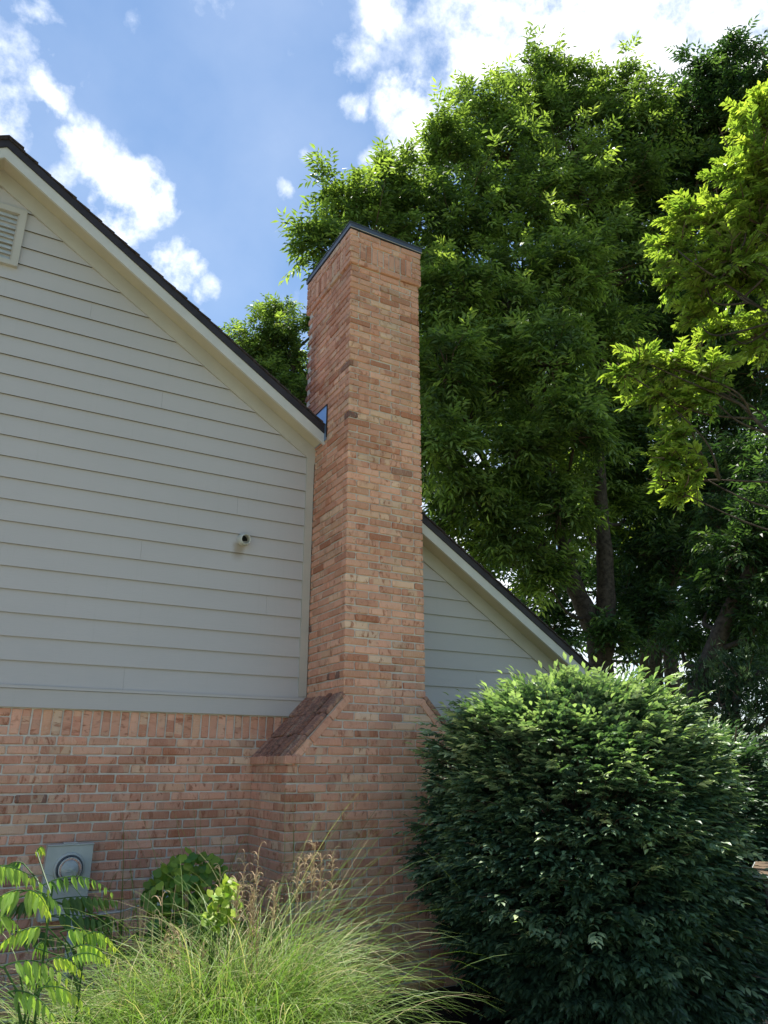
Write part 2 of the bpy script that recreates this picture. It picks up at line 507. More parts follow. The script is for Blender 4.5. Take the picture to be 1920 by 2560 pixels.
def run(mb, P, ex, outn, s0, s1, z0, h, joints, minp=.06):
    """bricks of one course from s0 to s1 along ex, split at the given joints"""
    js = [s0] + [j for j in joints if s0 + minp < j < s1 - minp] + [s1]
    for a, b in zip(js[:-1], js[1:]):
        a2 = a + (J / 2 if a != s0 else 0); b2 = b - (J / 2 if b != s1 else 0)
        p = np.array([P[0], P[1], z0]) + ex * a2
        brick(mb, p, ex, Z, outn, b2 - a2, h)

# ------------------------------------------------------------ house
XA, SL = -.38, .654          # apex of the gable and its slope
house = empty('house', (2.9, 4.5, 0), 'grey sided gabled house with brick lower wall, tall brick chimney and dark roof edge', 'house')
WX0, WX1 = 2 * XA - 6.3, 6.3

# lap siding of the gable wall
mb = MB()
E0, EXP = 2.185, .1778
k = 0
joints = {6: [1.163], 9: [1.97], 0: [1.14, -2.1], 3: [-.9, 3.9], 12: [-.2], 14: [1.2], 18: [.5], 7: [-2.5], 1: [4.6], 4: [2.3, -1.9], 10: [-1.2]}
while True:
    z0 = E0 + k * EXP; z1 = z0 + EXP
    c = 6.27
    xr0 = min((c - z0) / SL, WX1); xr1 = min((c - z1) / SL, WX1)
    if xr0 < XA + .15: break
    xr1 = max(xr1, XA)
    xl0, xl1 = 2 * XA - xr0, 2 * XA - xr1
    cuts = sorted([x for x in joints.get(k, []) if xl0 < x < xr0])
    xs0 = [xl0] + cuts + [xr0]; xs1 = [xl1] + cuts + [xr1]
    for i in range(len(xs0) - 1):
        g0 = .0006 if i > 0 else 0; g1 = .0006 if i < len(xs0) - 2 else 0
        a0, b0, a1, b1 = xs0[i] + g0, xs0[i + 1] - g1, xs1[i] + g0, xs1[i + 1] - g1
        if b1 <= a1: b1 = a1 + .001
        yb, yt = -.0205, -.0040
        v = [(a0, yb, z0), (b0, yb, z0), (b1, yt, z1 + .004), (a1, yt, z1 + .004), (a0, .012, z0), (b0, .012, z0), (b1, .012, z1), (a1, .012, z1)]
        mb.add(v, [(0, 1, 2, 3), (0, 3, 7, 4), (1, 5, 6, 2)])
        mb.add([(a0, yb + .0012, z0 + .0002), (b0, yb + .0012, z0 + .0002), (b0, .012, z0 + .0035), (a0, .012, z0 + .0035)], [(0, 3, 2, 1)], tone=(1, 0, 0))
    k += 1
mb.prism([(WX0, 1.9), (WX1, 1.9), (WX1, 2.14), (XA, 6.5), (WX0, 2.14)], .012, .10)
# side and rear walls
mb.box(WX1 - .1, WX1, .101, 9, .0, 2.35); mb.box(WX0, WX0 + .1, .101, 9, 0, 2.35)
mb.prism([(WX0 + .101, 0), (WX1 - .101, 0), (WX1 - .101, 2.14), (XA, 6.45), (WX0 + .101, 2.14)], 8.9, 9)
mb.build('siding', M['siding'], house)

# trim between siding and brick, corner boards at the chimney
mb = MB()
for a, b in ((WX0, 2.70), (3.53, WX1)):
    mb.box(a, b, -.028, .01, 2.025, 2.158)
    mb.prism([(a, 2.160), (b, 2.160), (b, 2.1825), (a, 2.1825)], -.040, .01)
mb.build('trim_board', M['siding'], house)
mb = MB(); mb.box(2.637, 2.713, -.031, .0, 2.199, 4.62); mb.build('corner_board', M['trim'], house)
mb = MB(); mb.box(3.512, 3.588, -.031, .0, 2.199, 4.10); mb.build('corner_board', M['trim'], house)
mb = MB()
for i in range(40):
    z = 2.2 + i * .06
    mb.box(2.713, 2.7185, -.024 - .003 * random.random(), -.004, z, z + .058)
mb.build('caulk_joint', M['black'], house)

# brick lower wall
PB, NB = .0674, 27
ZS = 1.826
bm = MB(); mm = MB()
def wall_seg(xa, xb):
    mm.box(xa, xb, .0105, .0990, 0, 2.028)
    for k in range(NB):
        z0 = ZS - (k + 1) * PB + J / 2
        off = .1118 * (k % 2) + rng.normal(0, .006)
        js = [.487 - 40 * .2235 + off + i * .2235 for i in range(120)]
        run(bm, (0, 0, 0), X, -Y, xa, xb, z0, PB - J, js, .05)
    x = xa
    sol = .374 + .071 * math.ceil((xa - .374) / .071)
    xs = [sol + i * .071 for i in range(int((xb - sol) / .071))]
    for s in xs:
        if .13 < s < .36: continue
        brick(bm, (s + J / 2, 0, ZS + J / 2), X, Z, -Y, .071 - J, .197 - J)
    if xa < 0:
        for q in range(3):
            run(bm, (0, 0, 0), X, -Y, .163, .369, ZS + J / 2 + q * .0655, .0655 - J, [])
wall_seg(WX0, 2.715)
wall_seg(3.51, WX1)
wo = bm.build('brick_wall', M['brick'], house)
mm.build('mortar', M['mortar'], wo)

# roof boards: everything is measured by c = z + SL*x
def slab(mb, c0, c1, y0, y1, xe=6.72, mir=False):
    p = [(XA, c0 - SL * XA), (xe, c0 - SL * xe), (xe, c1 - SL * xe), (XA, c1 - SL * XA)]
    if mir: p = [(2 * XA - x, z) for x, z in p][::-1]
    mb.prism(p, y0, y1)
for side in (False, True):
    mb = MB(); slab(mb, 6.218, 6.383, -.030, -.001, 6.28, side); mb.build('frieze_board', M['trim'], house)
    mb = MB(); slab(mb, 6.385, 6.402, -.214, -.001, 6.70, side); mb.build('soffit', M['soffit'], house)
    mb = MB(); slab(mb, 6.345, 6.455, -.242, -.216, 6.72, side); mb.build('fascia', M['fascia'], house)
    mb = MB(); slab(mb, 6.4565, 6.533, -.254, -.212, 6.74, side); mb.build('roof_edge', M['drip'], house)
mb = MB()
for side in (False, True):
    slab(mb, 6.404, 6.530, -.211, 9.25, 6.74, side)
    th = math.atan(SL); ln = (6.78 - XA) / math.cos(th)
    t = np.array([math.cos(th), 0, -math.sin(th)]); nrm = np.array([math.sin(th), 0, math.cos(th)])
    ap = np.array([XA, 0, 6.533 - SL * XA])
    j = 0
    while j * .14 < ln:
        s1 = min(ln, ln - j * .14 + random.uniform(-.004, .004)); s0 = max(0, s1 - .17)
        p = [ap + t * s0 + nrm * .001, ap + t * s1 + nrm * .009, ap + t * s1 + nrm * .022, ap + t * s0 + nrm * .009]
        p = [(q[0], q[2]) for q in p]
        if side: p = [(2 * XA - x, z) for x, z in p][::-1]
        mb.prism(p, -.262 - random.uniform(0, .008), 9.28)
        j += 1
ax_, az_ = XA, 6.56 - SL * XA
mb.prism([(ax_ - .13, az_ - .075), (ax_, az_ - .005), (ax_ + .13, az_ - .075), (ax_ + .13, az_ - .062), (ax_, az_ + .012), (ax_ - .13, az_ - .062)], -.268, 9.28)
roof = mb.build('roof', M['shingle'], house)

# gable vent
vent = bpy.data.objects.new('gable_vent', None); COL.objects.link(vent); vent.parent = house
vx0, vx1, vz0, vz1 = 2 * XA + .134, -.134, 5.688, 6.274
fw = .056
mb = MB()
mb.box(vx0, vx1, -.048, .0, vz0, vz0 + .046); mb.box(vx0, vx1, -.048, .0, vz1 - .056, vz1)
mb.box(vx0, vx0 + fw, -.0478, .0, vz0 + .0465, vz1 - .0565); mb.box(vx1 - fw, vx1, -.0478, .0, vz0 + .0465, vz1 - .0565)
mb.box(vx1 - fw - .012, vx1 - fw - .001, -.032, -.002, vz0 + .047, vz1 - .057)
mb.box(vx0 + fw + .001, vx0 + fw + .012, -.032, -.002, vz0 + .047, vz1 - .057)
mb.build('frame', M['trim'], vent)
mb = MB(); nl = 9; pz = (vz1 - vz0 - .104) / nl
for i in range(nl):
    z = vz0 + .048 + i * pz
    mb.prism([(vx0 + fw + .013, z), (vx1 - fw - .013, z), (vx1 - fw - .013, z + .006), (vx0 + fw + .013, z + .006)], -.036, -.0365 + .001)
    a, b = vx0 + fw + .013, vx1 - fw - .013
    v = [(a, -.037, z), (b, -.037, z), (b, -.019, z + pz * .8), (a, -.019, z + pz * .8), (a, -.031, z), (b, -.031, z), (b, -.017, z + pz * .8), (a, -.017, z + pz * .8)]
    mb.add(v, [(0, 1, 2, 3), (4, 7, 6, 5), (0, 4, 5, 1), (3, 2, 6, 7)])
mb.build('louvers', M['louver'], vent)

# ------------------------------------------------------------ chimney
ch = bpy.data.objects.new('chimney', None); COL.objects.link(ch); ch.parent = house
SX0, SX1, YF, YB = 2.72, 3.505, -.759, .272
BX0, BX1 = 2.25, 3.976
PC = .0671
bm = MB(); mm = MB()
MZ = SX0 + SX1                # mirror sum
def slopez(x): return 1.694 + 1.05 * (x - 2.247)
gA = [2.822 + .2277 * i for i in range(-12, 12)]
gB = [2.72 + .2277 * i for i in range(-12, 12)]
HD = .102
def front_course(k, z0, h, xl, xr, corner=True):
    par = k % 2 == 0
    a, b = xl, xr
    if corner:
        if par: b = xr - HD + 0 if False else xr
    # even: side brick turns the left corner, front brick turns the right one
    if par: a2, b2 = (xl + HD if corner else xl), xr
    else: a2, b2 = xl, (xr - HD if corner else xr)
    js = [g for g in (gA if par else gB)]
    run(bm, (0, YF, 0), X, -Y, a2, b2, z0, h, js, .06)
def side_course(k, z0, h, x, sgn, y0, y1, corner_back=True):
    """left face (sgn -1) runs from the back corner to the front; right face the other way"""
    par = k % 2 == 0
    L = y1 - y0
    if sgn < 0:
        s0 = (0 if not par else (HD if corner_back else 0)); s1 = (L if par else L - HD)
        # even courses reach the front corner
        P, ex, on = (x, y1, 0), -Y, -X
    else:
        s0 = (HD if par else 0); s1 = (L if par or not corner_back else L - HD)
        P, ex, on = (x, y0, 0), Y, X
    n = max(1, round((s1 - s0) / .2277))
    js = [s0 + (s1 - s0) * i / n for i in range(1, n)]
    run(bm, P, ex, on, s0, s1, z0, h, js, .05)
# base below the shoulders (same courses as the wall)
for k in range(-27, 0):
    z0 = ZS + k * PB + J / 2; h = PB - J
    zt = z0 + h
    if zt < slopez(BX0) - .02:
        front_course(k, z0, h, BX0, BX1)
        side_course(k, z0, h, BX0, -1, YF, -.001, False)
        side_course(k, z0, h, BX1, 1, YF, -.001, False)
    else:
        zc = z0 + h / 2
        xl = max(BX0, 2.247 + (zc + .137 - 1.694) / 1.05)
        front_course(k, z0, h, xl, MZ - xl, False)
kc = 0
for k in range(0, 67):
    z0 = ZS + k * PC + J / 2; h = PC - J
    if z0 > 6.31: break
    zc = z0 + h / 2
    xl = 2.247 + (zc + .137 - 1.694) / 1.05
    if xl < SX0 - .03:
        front_course(k, z0, h, xl, MZ - xl, False)
        if z0 > 1.95:
            pass
    else:
        front_course(k, z0, h, SX0, SX1)
    if z0 > 2.0:
        side_course(k, z0, h, SX0, -1, YF, YB)
        side_course(k, z0, h, SX1, 1, YF, YB)
        if z0 > 4.0:
            run(bm, (SX1, YB, 0), -X, Y, HD * (k % 2), SX1 - SX0 - HD * (1 - k % 2), z0, h, [.2277 * i + .1 * (k % 2) for i in range(5)])
# corbelled head
e = .021
HX0, HX1, HY0, HY1 = SX0 - e, SX1 + e, YF - e, YB + e
def head_ring(k, z0, h):
    par = k % 2 == 0
    W_, L_ = HX1 - HX0, HY1 - HY0
    def jj(a, b, n): return [a + (b - a) * i / n for i in range(1, n)]
    for (P, ex, on, ln) in (((HX0, HY0), X, -Y, W_), ((HX1, HY0), Y, X, L_), ((HX1, HY1), -X, Y, W_), ((HX0, HY1), -Y, -X, L_)):
        front = on is not X and abs(on[0]) < .5
        cov0 = (not par) if front else par
        if front: a, b = (HD, ln) if par else (0, ln - HD)
        else: a, b = (HD, ln) if par else (0, ln - HD)
        run(bm, (P[0], P[1], 0), ex, on, a, b, z0, h, jj(a, b, round((b - a) / .2277)), .05)
z = 6.322
head_ring(0, z + J / 2, PC - J)
head_ring(1, z + 4 * PC + J / 2, PC - J); head_ring(0, z + 5 * PC + J / 2, 6.731 - z - 5 * PC - J)
zs = z + PC
for (P, ex, on, ln) in (((HX0, HY0), X, -Y, HX1 - HX0), ((HX1, HY0), Y, X, HY1 - HY0), ((HX1, HY1), -X, Y, HX1 - HX0), ((HX0, HY1), -Y, -X, HY1 - HY0)):
    q = .114
    for r in range(3):
        p = np.array([P[0], P[1], zs + r * PC + J / 2])
        brick(bm, p, ex, Z, on, q - J / 2, PC - J, .06)
        p2 = p + ex * (ln - q + J / 2)
        brick(bm, p2 + on * 0, ex, Z, on, q - J / 2 - .0605, PC - J, .06)
    n = round((ln - 2 * q) / .0672)
    w = (ln - 2 * q) / n
    for i in range(n):
        brick(bm, np.array([P[0], P[1], zs + J / 2]) + ex * (q + i * w + J / 2), ex, Z, on, w - J, 3 * PC - J)
# mortar core
mr_ = .0125
xl1 = 2.30
poly = [(BX0 + mr_, 0), (BX1 - mr_, 0), (BX1 - mr_, slopez(BX0) - .045), (SX1 - mr_, slopez(SX0) - .045), (SX1 - mr_, 6.33),
        (SX0 + mr_, 6.33), (SX0 + mr_, slopez(SX0) - .045), (BX0 + mr_, slopez(BX0) - .045)]
mm.prism(poly, YF + mr_, .0)
mm.box(SX0 + mr_, SX1 - mr_, .001, YB - mr_, 2.0, 6.33)
mm.box(HX0 + mr_, HX1 - mr_, HY0 + mr_, HY1 - mr_, 6.331, 6.729)
# lookout brick at the foot of each shoulder
for side in (0, 1):
    z0 = ZS - 2 * PB - .0 - PB * .85
    x = BX0 if side == 0 else BX1
    ex, on = (-Y, -X) if side == 0 else (Y, X)
    y_ = 0 if side == 0 else YF - .018
    run(bm, (x + (-.016 if side == 0 else .016), y_, 0), ex, on, 0 if side == 0 else 0, .777, 1.628, .061, [.2, .41, .62])
    xa = BX0 - .014 if side == 0 else BX1 - .102
    brick(bm, (xa, YF - .017, 1.628), X, Z, -Y, .116, .061, .07)
shaft = bm.build('brickwork', M['brick'], ch)
mm.build('mortar', M['mortar'], ch)
# sloping brick shoulders
tl = math.hypot(1, 1.05)
for side in (0, 1):
    wb = MB(); fb = MB()
    sg = 1 if side == 0 else -1
    t = np.array([sg / tl, 0, 1.05 / tl]); n_ = np.array([-sg * 1.05 / tl, 0, 1 / tl])
    x0 = 2.236
    foot = np.array([x0 if side == 0 else MZ - x0, 0, slopez(x0)])
    Ls = (SX0 - x0) * tl
    pr = Ls / 3
    for r in range(3):
        nb = 11; pw = .768 / nb
        for i in range(nb):
            yy = -i * pw if side == 0 else -.768 + i * pw
            p = foot + t * (r * pr + .003 + rng.normal(0, .0015)) + n_ * (rng.normal(0, .004) + (.004 if r == 1 else 0)); p[1] = yy
            brick(wb, p, (-Y if side == 0 else Y), t, n_, pw - .009, pr - .010, .036, .007, .0025)
        L_ = pr - .008
        p = foot + t * (r * pr + .004) - n_ * .101; p[1] = YF - .004
        if side == 0: brick(fb, p, t, n_, -Y, L_, .058, .07, .005, .002, (rng.uniform(.1, .9), .3, .9))
        else: brick(fb, p + t * L_, -t, n_, -Y, L_, .058, .07, .005, .002, (rng.uniform(.1, .9), .3, .9))
    so_ = wb.build('sloping_shoulder', M['wash'], ch)
    fb.build('raking_bricks', M['brick'], ch)
# metal cap
mb = MB()
c_ = .031
mb.box(SX0 - c_, SX1 + c_, YF - c_, YB + c_, 6.738, 6.790)
mb.box(SX0 - c_ - .006, SX1 + c_ + .006, YF - c_ - .006, YB + c_ + .006, 6.7905, 6.7975)
zt = 6.798
v = [(SX0 - .02, YF - .02, zt), (SX1 + .02, YF - .02, zt), (SX1 + .02, YB + .02, zt), (SX0 - .02, YB + .02, zt), (3.11, -.25, zt + .05)]
mb.add(v, [(0, 1, 4), (1, 2, 4), (2, 3, 4), (3, 0, 4)])
mb.build('metal_cap', M['capmetal'], ch)
mb = MB()
mb.box(SX0 - c_ - .004, SX1 + c_ + .004, YF - c_ - .0045, YF - c_ - .001, 6.734, 6.7375)
mb.build('cap_bright_line', M['fascia'], ch)  # pale strip paints the bright line along the cap underside
mb = MB()
v = [(SX0 - .006, -.296, 4.60), (SX0 - .006, -.296, 4.967), (SX0 - .006, .02, 4.967), (SX0 - .006, .02, 4.60)]
v += [(SX0 - .002, p[1], p[2]) for p in v]
mb.add(v, [(0, 3, 2, 1), (4, 5, 6, 7), (0, 1, 5, 4), (1, 2, 6, 5), (2, 3, 7, 6)])
v = [(SX0 - .006, -.291, 4.60), (SX0 - .006, -.291, 4.967)]
mb.build('flashing', M['flash'], ch)
mb = MB(); mb.box(SX0 - .0125, SX0 - .002, -.302, -.2965, 4.62, 4.974); mb.box(SX0 - .012, SX0 - .002, -.302, .02, 4.9685, 4.9745)
mb.build('flashing_lip', M['drip'], ch)

# ------------------------------------------------------------ exhaust pipe on the siding
pipe = empty('vent_pipe', (2.045, 0, 3.55), 'short grey round exhaust pipe sticking out of the grey siding', 'vent pipe')
mb = MB()
ax = np.array([0.05, -1, -.16]); ax /= np.linalg.norm(ax)
c0 = np.array([2.045, .0, 3.562])
def ringtube(mb, c, ax, segs, seg=28):
    a = np.cross(ax, Z); a /= np.linalg.norm(a); b = np.cross(ax, a)
    ang = np.arange(seg) * 2 * math.pi / seg
    circ = np.cos(ang)[:, None] * a + np.sin(ang)[:, None] * b
    v = np.concatenate([c + ax * s + circ * r for s, r in segs])
    f = []
    for i in range(len(segs) - 1):
        for j in range(seg):
            k = (j + 1) % seg
            f.append((i * seg + j, (i + 1) * seg + j, (i + 1) * seg + k, i * seg + k))
    mb.add(v, f)
ringtube(mb, c0, ax, [(0, .058), (.03, .058), (.036, .055), (.06, .054), (.075, .051), (.088, .044), (.0885, .0405), (.055, .0395), (.0, .0395)])
mb.build('pipe', M['pvc'], pipe, True)
mb = MB(); ringtube(mb, c0, ax, [(.012, .0394), (.0121, .0005)]); mb.build('pipe_opening', M['black'], pipe)

# ------------------------------------------------------------ electric meter and junction box
meter = empty('electric_meter', (.89, 0, .6), 'grey metal electric meter box with round glass dial low on the brick wall', 'electric meter')
mb = MB()
mb.box(.735, 1.045, -.105, -.002, .60, 1.075)
mb.box(.731, 1.049, -.112, -.002, 1.0755, 1.085)
mb.box(.84, .94, -.10, -.03, 1.0855, 1.094)
bo = mb.build('meter_box', M['meter'], meter)
bv = bo.modifiers.new('bevel', 'BEVEL'); bv.width = .003; bv.segments = 2
mc = np.array([.895, -.106, .925])
mb = MB(); ringtube(mb, mc, -Y, [(0, .105), (.012, .104), (.018, .096), (.02, .09), (.0, .09)]); mb.build('cover_ring', M['meter'], meter, True)
mb = MB(); ringtube(mb, mc, -Y, [(.004, .0895), (.035, .088), (.036, .082), (.02, .082)]); mb.build('dark_ring', M['capmetal'], meter, True)
mb = MB(); ringtube(mb, mc, -Y, [(.01, .080), (.06, .078), (.085, .068), (.10, .045), (.105, .0005)])
mb.build('glass_cover', M['glass'], meter, True)
mb = MB(); ringtube(mb, mc, -Y, [(.004, .075), (.045, .074), (.0452, .060), (.05, .058), (.0502, .0005)]); mb.box(.855, .935, -.1635, -.157, .905, .95)
mb.build('dial', M['louver'], meter)
mb = MB(); mb.tube([(.975, -.05, .599), (.975, -.05, .02)], [.031, .031], 16); mb.build('conduit', M['galv'], meter, True)
jb = empty('junction_box', (1.59, 0, .5), 'small pale grey utility box half hidden behind green leaves on brick wall', 'utility box')
mb = MB(); mb.box(1.505, 1.675, -.08, -.002, .58, .855); mb.box(1.50, 1.68, -.088, -.002, .8555, .865)
o = mb.build('box_body', simple_mat('box_enamel', (.42, .50, .56), .4, .4, .08), jb)
mb = MB(); mb.tube([(1.59, -.04, .579), (1.59, -.04, .02)], [.026, .026], 14); mb.build('conduit', M['galv'], jb, True)
mb = MB()
mb.tube([(.76, -.03, .585), (1.3, -.034, .61), (1.52, -.03, .66)], [.006] * 3, 8)
tag(mb.build('cable', M['fascia'], None, True), 'thin white cable running along the brick wall behind the grass', 'cable')

# ------------------------------------------------------------ foliage helpers
def unit(a): return a / (np.linalg.norm(a, axis=-1, keepdims=True) + 1e-9)
T_DIA = (np.array([[0, 0, 0], [.42, .5, .10], [1, 0, -.10], [.42, -.5, .10]]), np.array([[0, 3, 2, 1]]))
T_LEAF = (np.array([[0, 0, 0], [.22, .34, .05], [.55, .5, .04], [1, 0, -.16], [.55, -.5, .04], [.22, -.34, .05], [.5, 0, -.03]]),
          np.array([[0, 6, 2, 1], [6, 3, 2, 2], [0, 5, 4, 6], [6, 4, 3, 3]]))
# split the leaf in triangles so one template has a single face size
T_LEAF = (T_LEAF[0], np.array([[0, 6, 1], [1, 6, 2], [6, 3, 2], [0, 5, 6], [5, 4, 6], [6, 4, 3]]))
def scatter(pos, ax, nrm, L, Wd, tpl=T_DIA):
    """many copies of a leaf shape as plain arrays"""
    tv, tf = tpl
    ax = unit(ax); sd_ = unit(np.cross(nrm, ax)); up = np.cross(ax, sd_)
    n = len(pos)
    v = (pos[:, None] + tv[None, :, 0, None] * ax[:, None] * L[:, None, None]
         + tv[None, :, 1, None] * sd_[:, None] * Wd[:, None, None]
         + tv[None, :, 2, None] * up[:, None] * L[:, None, None])
    f = tf[None] + (np.arange(n) * len(tv))[:, None, None]
    return v.reshape(-1, 3), f.reshape(-1, tf.shape[1])
class Leaves:
    def __init__(s, tpl): s.tpl = tpl; s.v = []; s.f = []; s.t = []; s.n = 0
    def add(s, pos, ax, nrm, L, Wd, tone):
        v, f = scatter(pos, ax, nrm, L, Wd, s.tpl)
        s.v.append(v); s.f.append(f + s.n); s.n += len(v)
        k = len(s.tpl[0])
        tt = np.repeat(np.stack([tone, rng.uniform(0, 1, len(pos)), np.zeros(len(pos)), np.ones(len(pos))], 1), k, 0)
        s.t.append(tt)
    def build(s, name, mat, parent):
        v = np.concatenate(s.v); f = np.concatenate(s.f); t = np.concatenate(s.t)
        return link_mesh(name, v, f, v[:, [0, 2]], t, mat, parent)
def rsph(n):
    return unit(rng.normal(0, 1, (n, 3)))

def pinnate(LV, P, D, Nn, size, npair, ll, lw, tone, droop=.25):
    """many pinnate leaves at once: rachis start P, direction D, upper side Nn"""
    n = len(P)
    D = unit(D); sd_ = unit(np.cross(Nn, D)); up = np.cross(D, sd_)
    for i in range(npair + 1):
        s = (i + .7) / (npair + .7)
        base = P + D * (size * s)[:, None] - Z * (droop * size * s * s)[:, None]
        dd = D - Z * (2 * droop * s)
        if i == npair:
            LV.add(base, dd + rng.normal(0, .1, (n, 3)), up, ll * rng.uniform(.8, 1.1, n), lw * np.ones(n), tone)
        else:
            for sg in (-1, 1):
                a = unit(dd) * .62 + sd_ * sg * .8 - Z * rng.uniform(.05, .5, n)[:, None] + rng.normal(0, .12, (n, 3))
                LV.add(base, a, up + rng.normal(0, .25, (n, 3)), ll * rng.uniform(.75, 1.1, n), lw * np.ones(n), np.clip(tone + rng.normal(0, .08, n), 0, 1))

def arching_sprays(c, r, LV, TW, size, lt):
    """fine twigs that arch out of a limb, each with two rows of small leaves"""
    nt_ = int(13 + 95 * r * r)
    lean = unit(-cR * .8 - cF * .1 + Z * .15)
    for i in range(nt_):
        d = unit(rsph(1)[0] * np.array([.9, .9, .6]) + lean * .65)
        st = c - lean * r * .25 + rsph(1)[0] * r * .45 * rng.uniform(0, 1)
        ln = r * rng.uniform(.5, 1.45)
        m = max(7, int(ln / .021))
        s_ = np.linspace(0, 1, m)
        dr = rng.uniform(.0, .32)
        p = st + d * (ln * s_)[:, None] - Z * (dr * ln * s_ ** 2)[:, None] + rng.normal(0, .004, (m, 3))
        tg = unit(np.gradient(p, axis=0))
        TW.tube([p[0], p[m // 2], p[-1]], [.006, .004, .0015], 3, False)
        sdv = unit(np.cross(tg, Z + rsph(1)[0] * .5)); up = np.cross(sdv, tg)
        up = up * np.sign(up[:, 2:3] + 1e-6)
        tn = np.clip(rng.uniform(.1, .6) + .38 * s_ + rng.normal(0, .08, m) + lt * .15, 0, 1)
        for sg in (-1, 1):
            k = rng.uniform(0, 1, m) < .86
            ax = tg * .75 + sdv * sg * .75 + Z * rng.uniform(-.25, .3, (m, 1)) + rng.normal(0, .16, (m, 3))
            q = rng.uniform(.062, .105, m) * size * (.65 + .45 * np.sin(s_ * 2.6 + .35))
            LV.add(p[k], ax[k], (up + rng.normal(0, .28, (m, 3)))[k], q[k], q[k] * .44, tn[k])

def crown(lobes, LV, TW, leafkind, per_twig=13, twigs=70, size=1.0, src=None, upb=.35, tb=.0):
    """lobes: (centre, radius). Twigs run out from each lobe's middle; leaves sit along their outer part."""
    for (c, r) in lobes:
        nt_ = int(twigs * (r / 1.0) ** 2) + 8
        d = rsph(nt_); d[:, 2] = d[:, 2] * .9 + .12
        d = unit(d)
        rad = r * (rng.uniform(.25, 1, nt_) ** .55) * rng.uniform(.8, 1.2, nt_)
        lead = rng.uniform(0, 1, nt_) < .16
        d = np.where(lead[:, None], unit(d * .8 + Z * .6), d)
        rad = np.where(lead, r * rng.uniform(1.1, 1.55, nt_), rad)
        end = c + d * rad[:, None] * np.array([1.0, 1.0, .95])
        start = c + d * (rad * .15)[:, None] - Z * .1 * r
        mid = (start + end) / 2 + rng.normal(0, .07 * r, (nt_, 3))
        tilt = rng.normal(0, .15, (nt_, 3))
        lt = rng.uniform(0, .75, 1)[0]
        for i in range(nt_):
            if i % 2 == 0:
                TW.tube([start[i], mid[i], end[i]], [.014 * r + .004, .008, .003], 3, False)
        s = rng.uniform(.35, 1.06, (nt_, per_twig))
        p = ((1 - s) ** 2)[..., None] * start[:, None] + (2 * s * (1 - s))[..., None] * mid[:, None] + (s ** 2)[..., None] * end[:, None]
        p = p.reshape(-1, 3) + rng.normal(0, .05 * size, (nt_ * per_twig, 3))
        td = np.repeat(unit(end - mid), per_twig, 0)
        dirn = td * .6 + rsph(len(p)) * .75 + Z * upb
        nn_ = Z + rsph(len(p)) * .55
        tone = np.clip(np.repeat(rng.uniform(0, .75, nt_), per_twig) * .45 + lt * .25 + (s.reshape(-1) - .72) * .95 + rng.normal(0, .09, len(p)) + tb, 0, 1)   # crown shade put into the tone: dark inside, bright twig ends
        if leafkind == 'elm':
            arching_sprays(c, r, LV, TW, size, lt)
            continue
        if leafkind == 'ash':
            pinnate(LV, p, dirn, nn_, size * rng.uniform(.16, .28, len(p)), 3, .125 * size, .034 * size, tone, .35)
        elif leafkind == 'elm':
            q = rng.uniform(.07, .11, len(p)) * size
            for kx in range(4):
                pp = p + unit(dirn) * (kx * .045 * size)
                sgn = 1 if kx % 2 else -1
                sdv = unit(np.cross(nn_, dirn))
                LV.add(pp, unit(dirn) * .7 + sdv * sgn * .7 + rng.normal(0, .15, p.shape), nn_ + rng.normal(0, .3, p.shape), q * rng.uniform(.8, 1.1, len(p)), q * .46, np.clip(tone + rng.normal(0, .07, len(p)), 0, 1))
        elif leafkind == 'spray':
            for kx in range(5):
                LV.add(p, dirn + rsph(len(p)) * .5, rsph(len(p)), .11 * size * rng.uniform(.6, 1.2, len(p)), .014 * size * np.ones(len(p)), tone)
def limb(mb, pts, r0, r1, seg=10):
    pts = [np.asarray(p, float) for p in pts]
    # Catmull-Rom through the points, slightly knotted
    P = [pts[0]] + pts + [pts[-1]]
    out_ = []
    for i in range(1, len(P) - 2):
        for t in np.linspace(0, 1, 6, endpoint=False):
            a, b, c, d = P[i - 1], P[i], P[i + 1], P[i + 2]
            out_.append(.5 * ((2 * b) + (-a + c) * t + (2 * a - 5 * b + 4 * c - d) * t * t + (-a + 3 * b - 3 * c + d) * t ** 3))
    out_.append(pts[-1])
    n = len(out_)
    rr = [r0 + (r1 - r0) * (i / (n - 1)) for i in range(n)]
    rr = [r * random.uniform(.94, 1.07) for r in rr]
    mb.tube(out_, rr, seg)

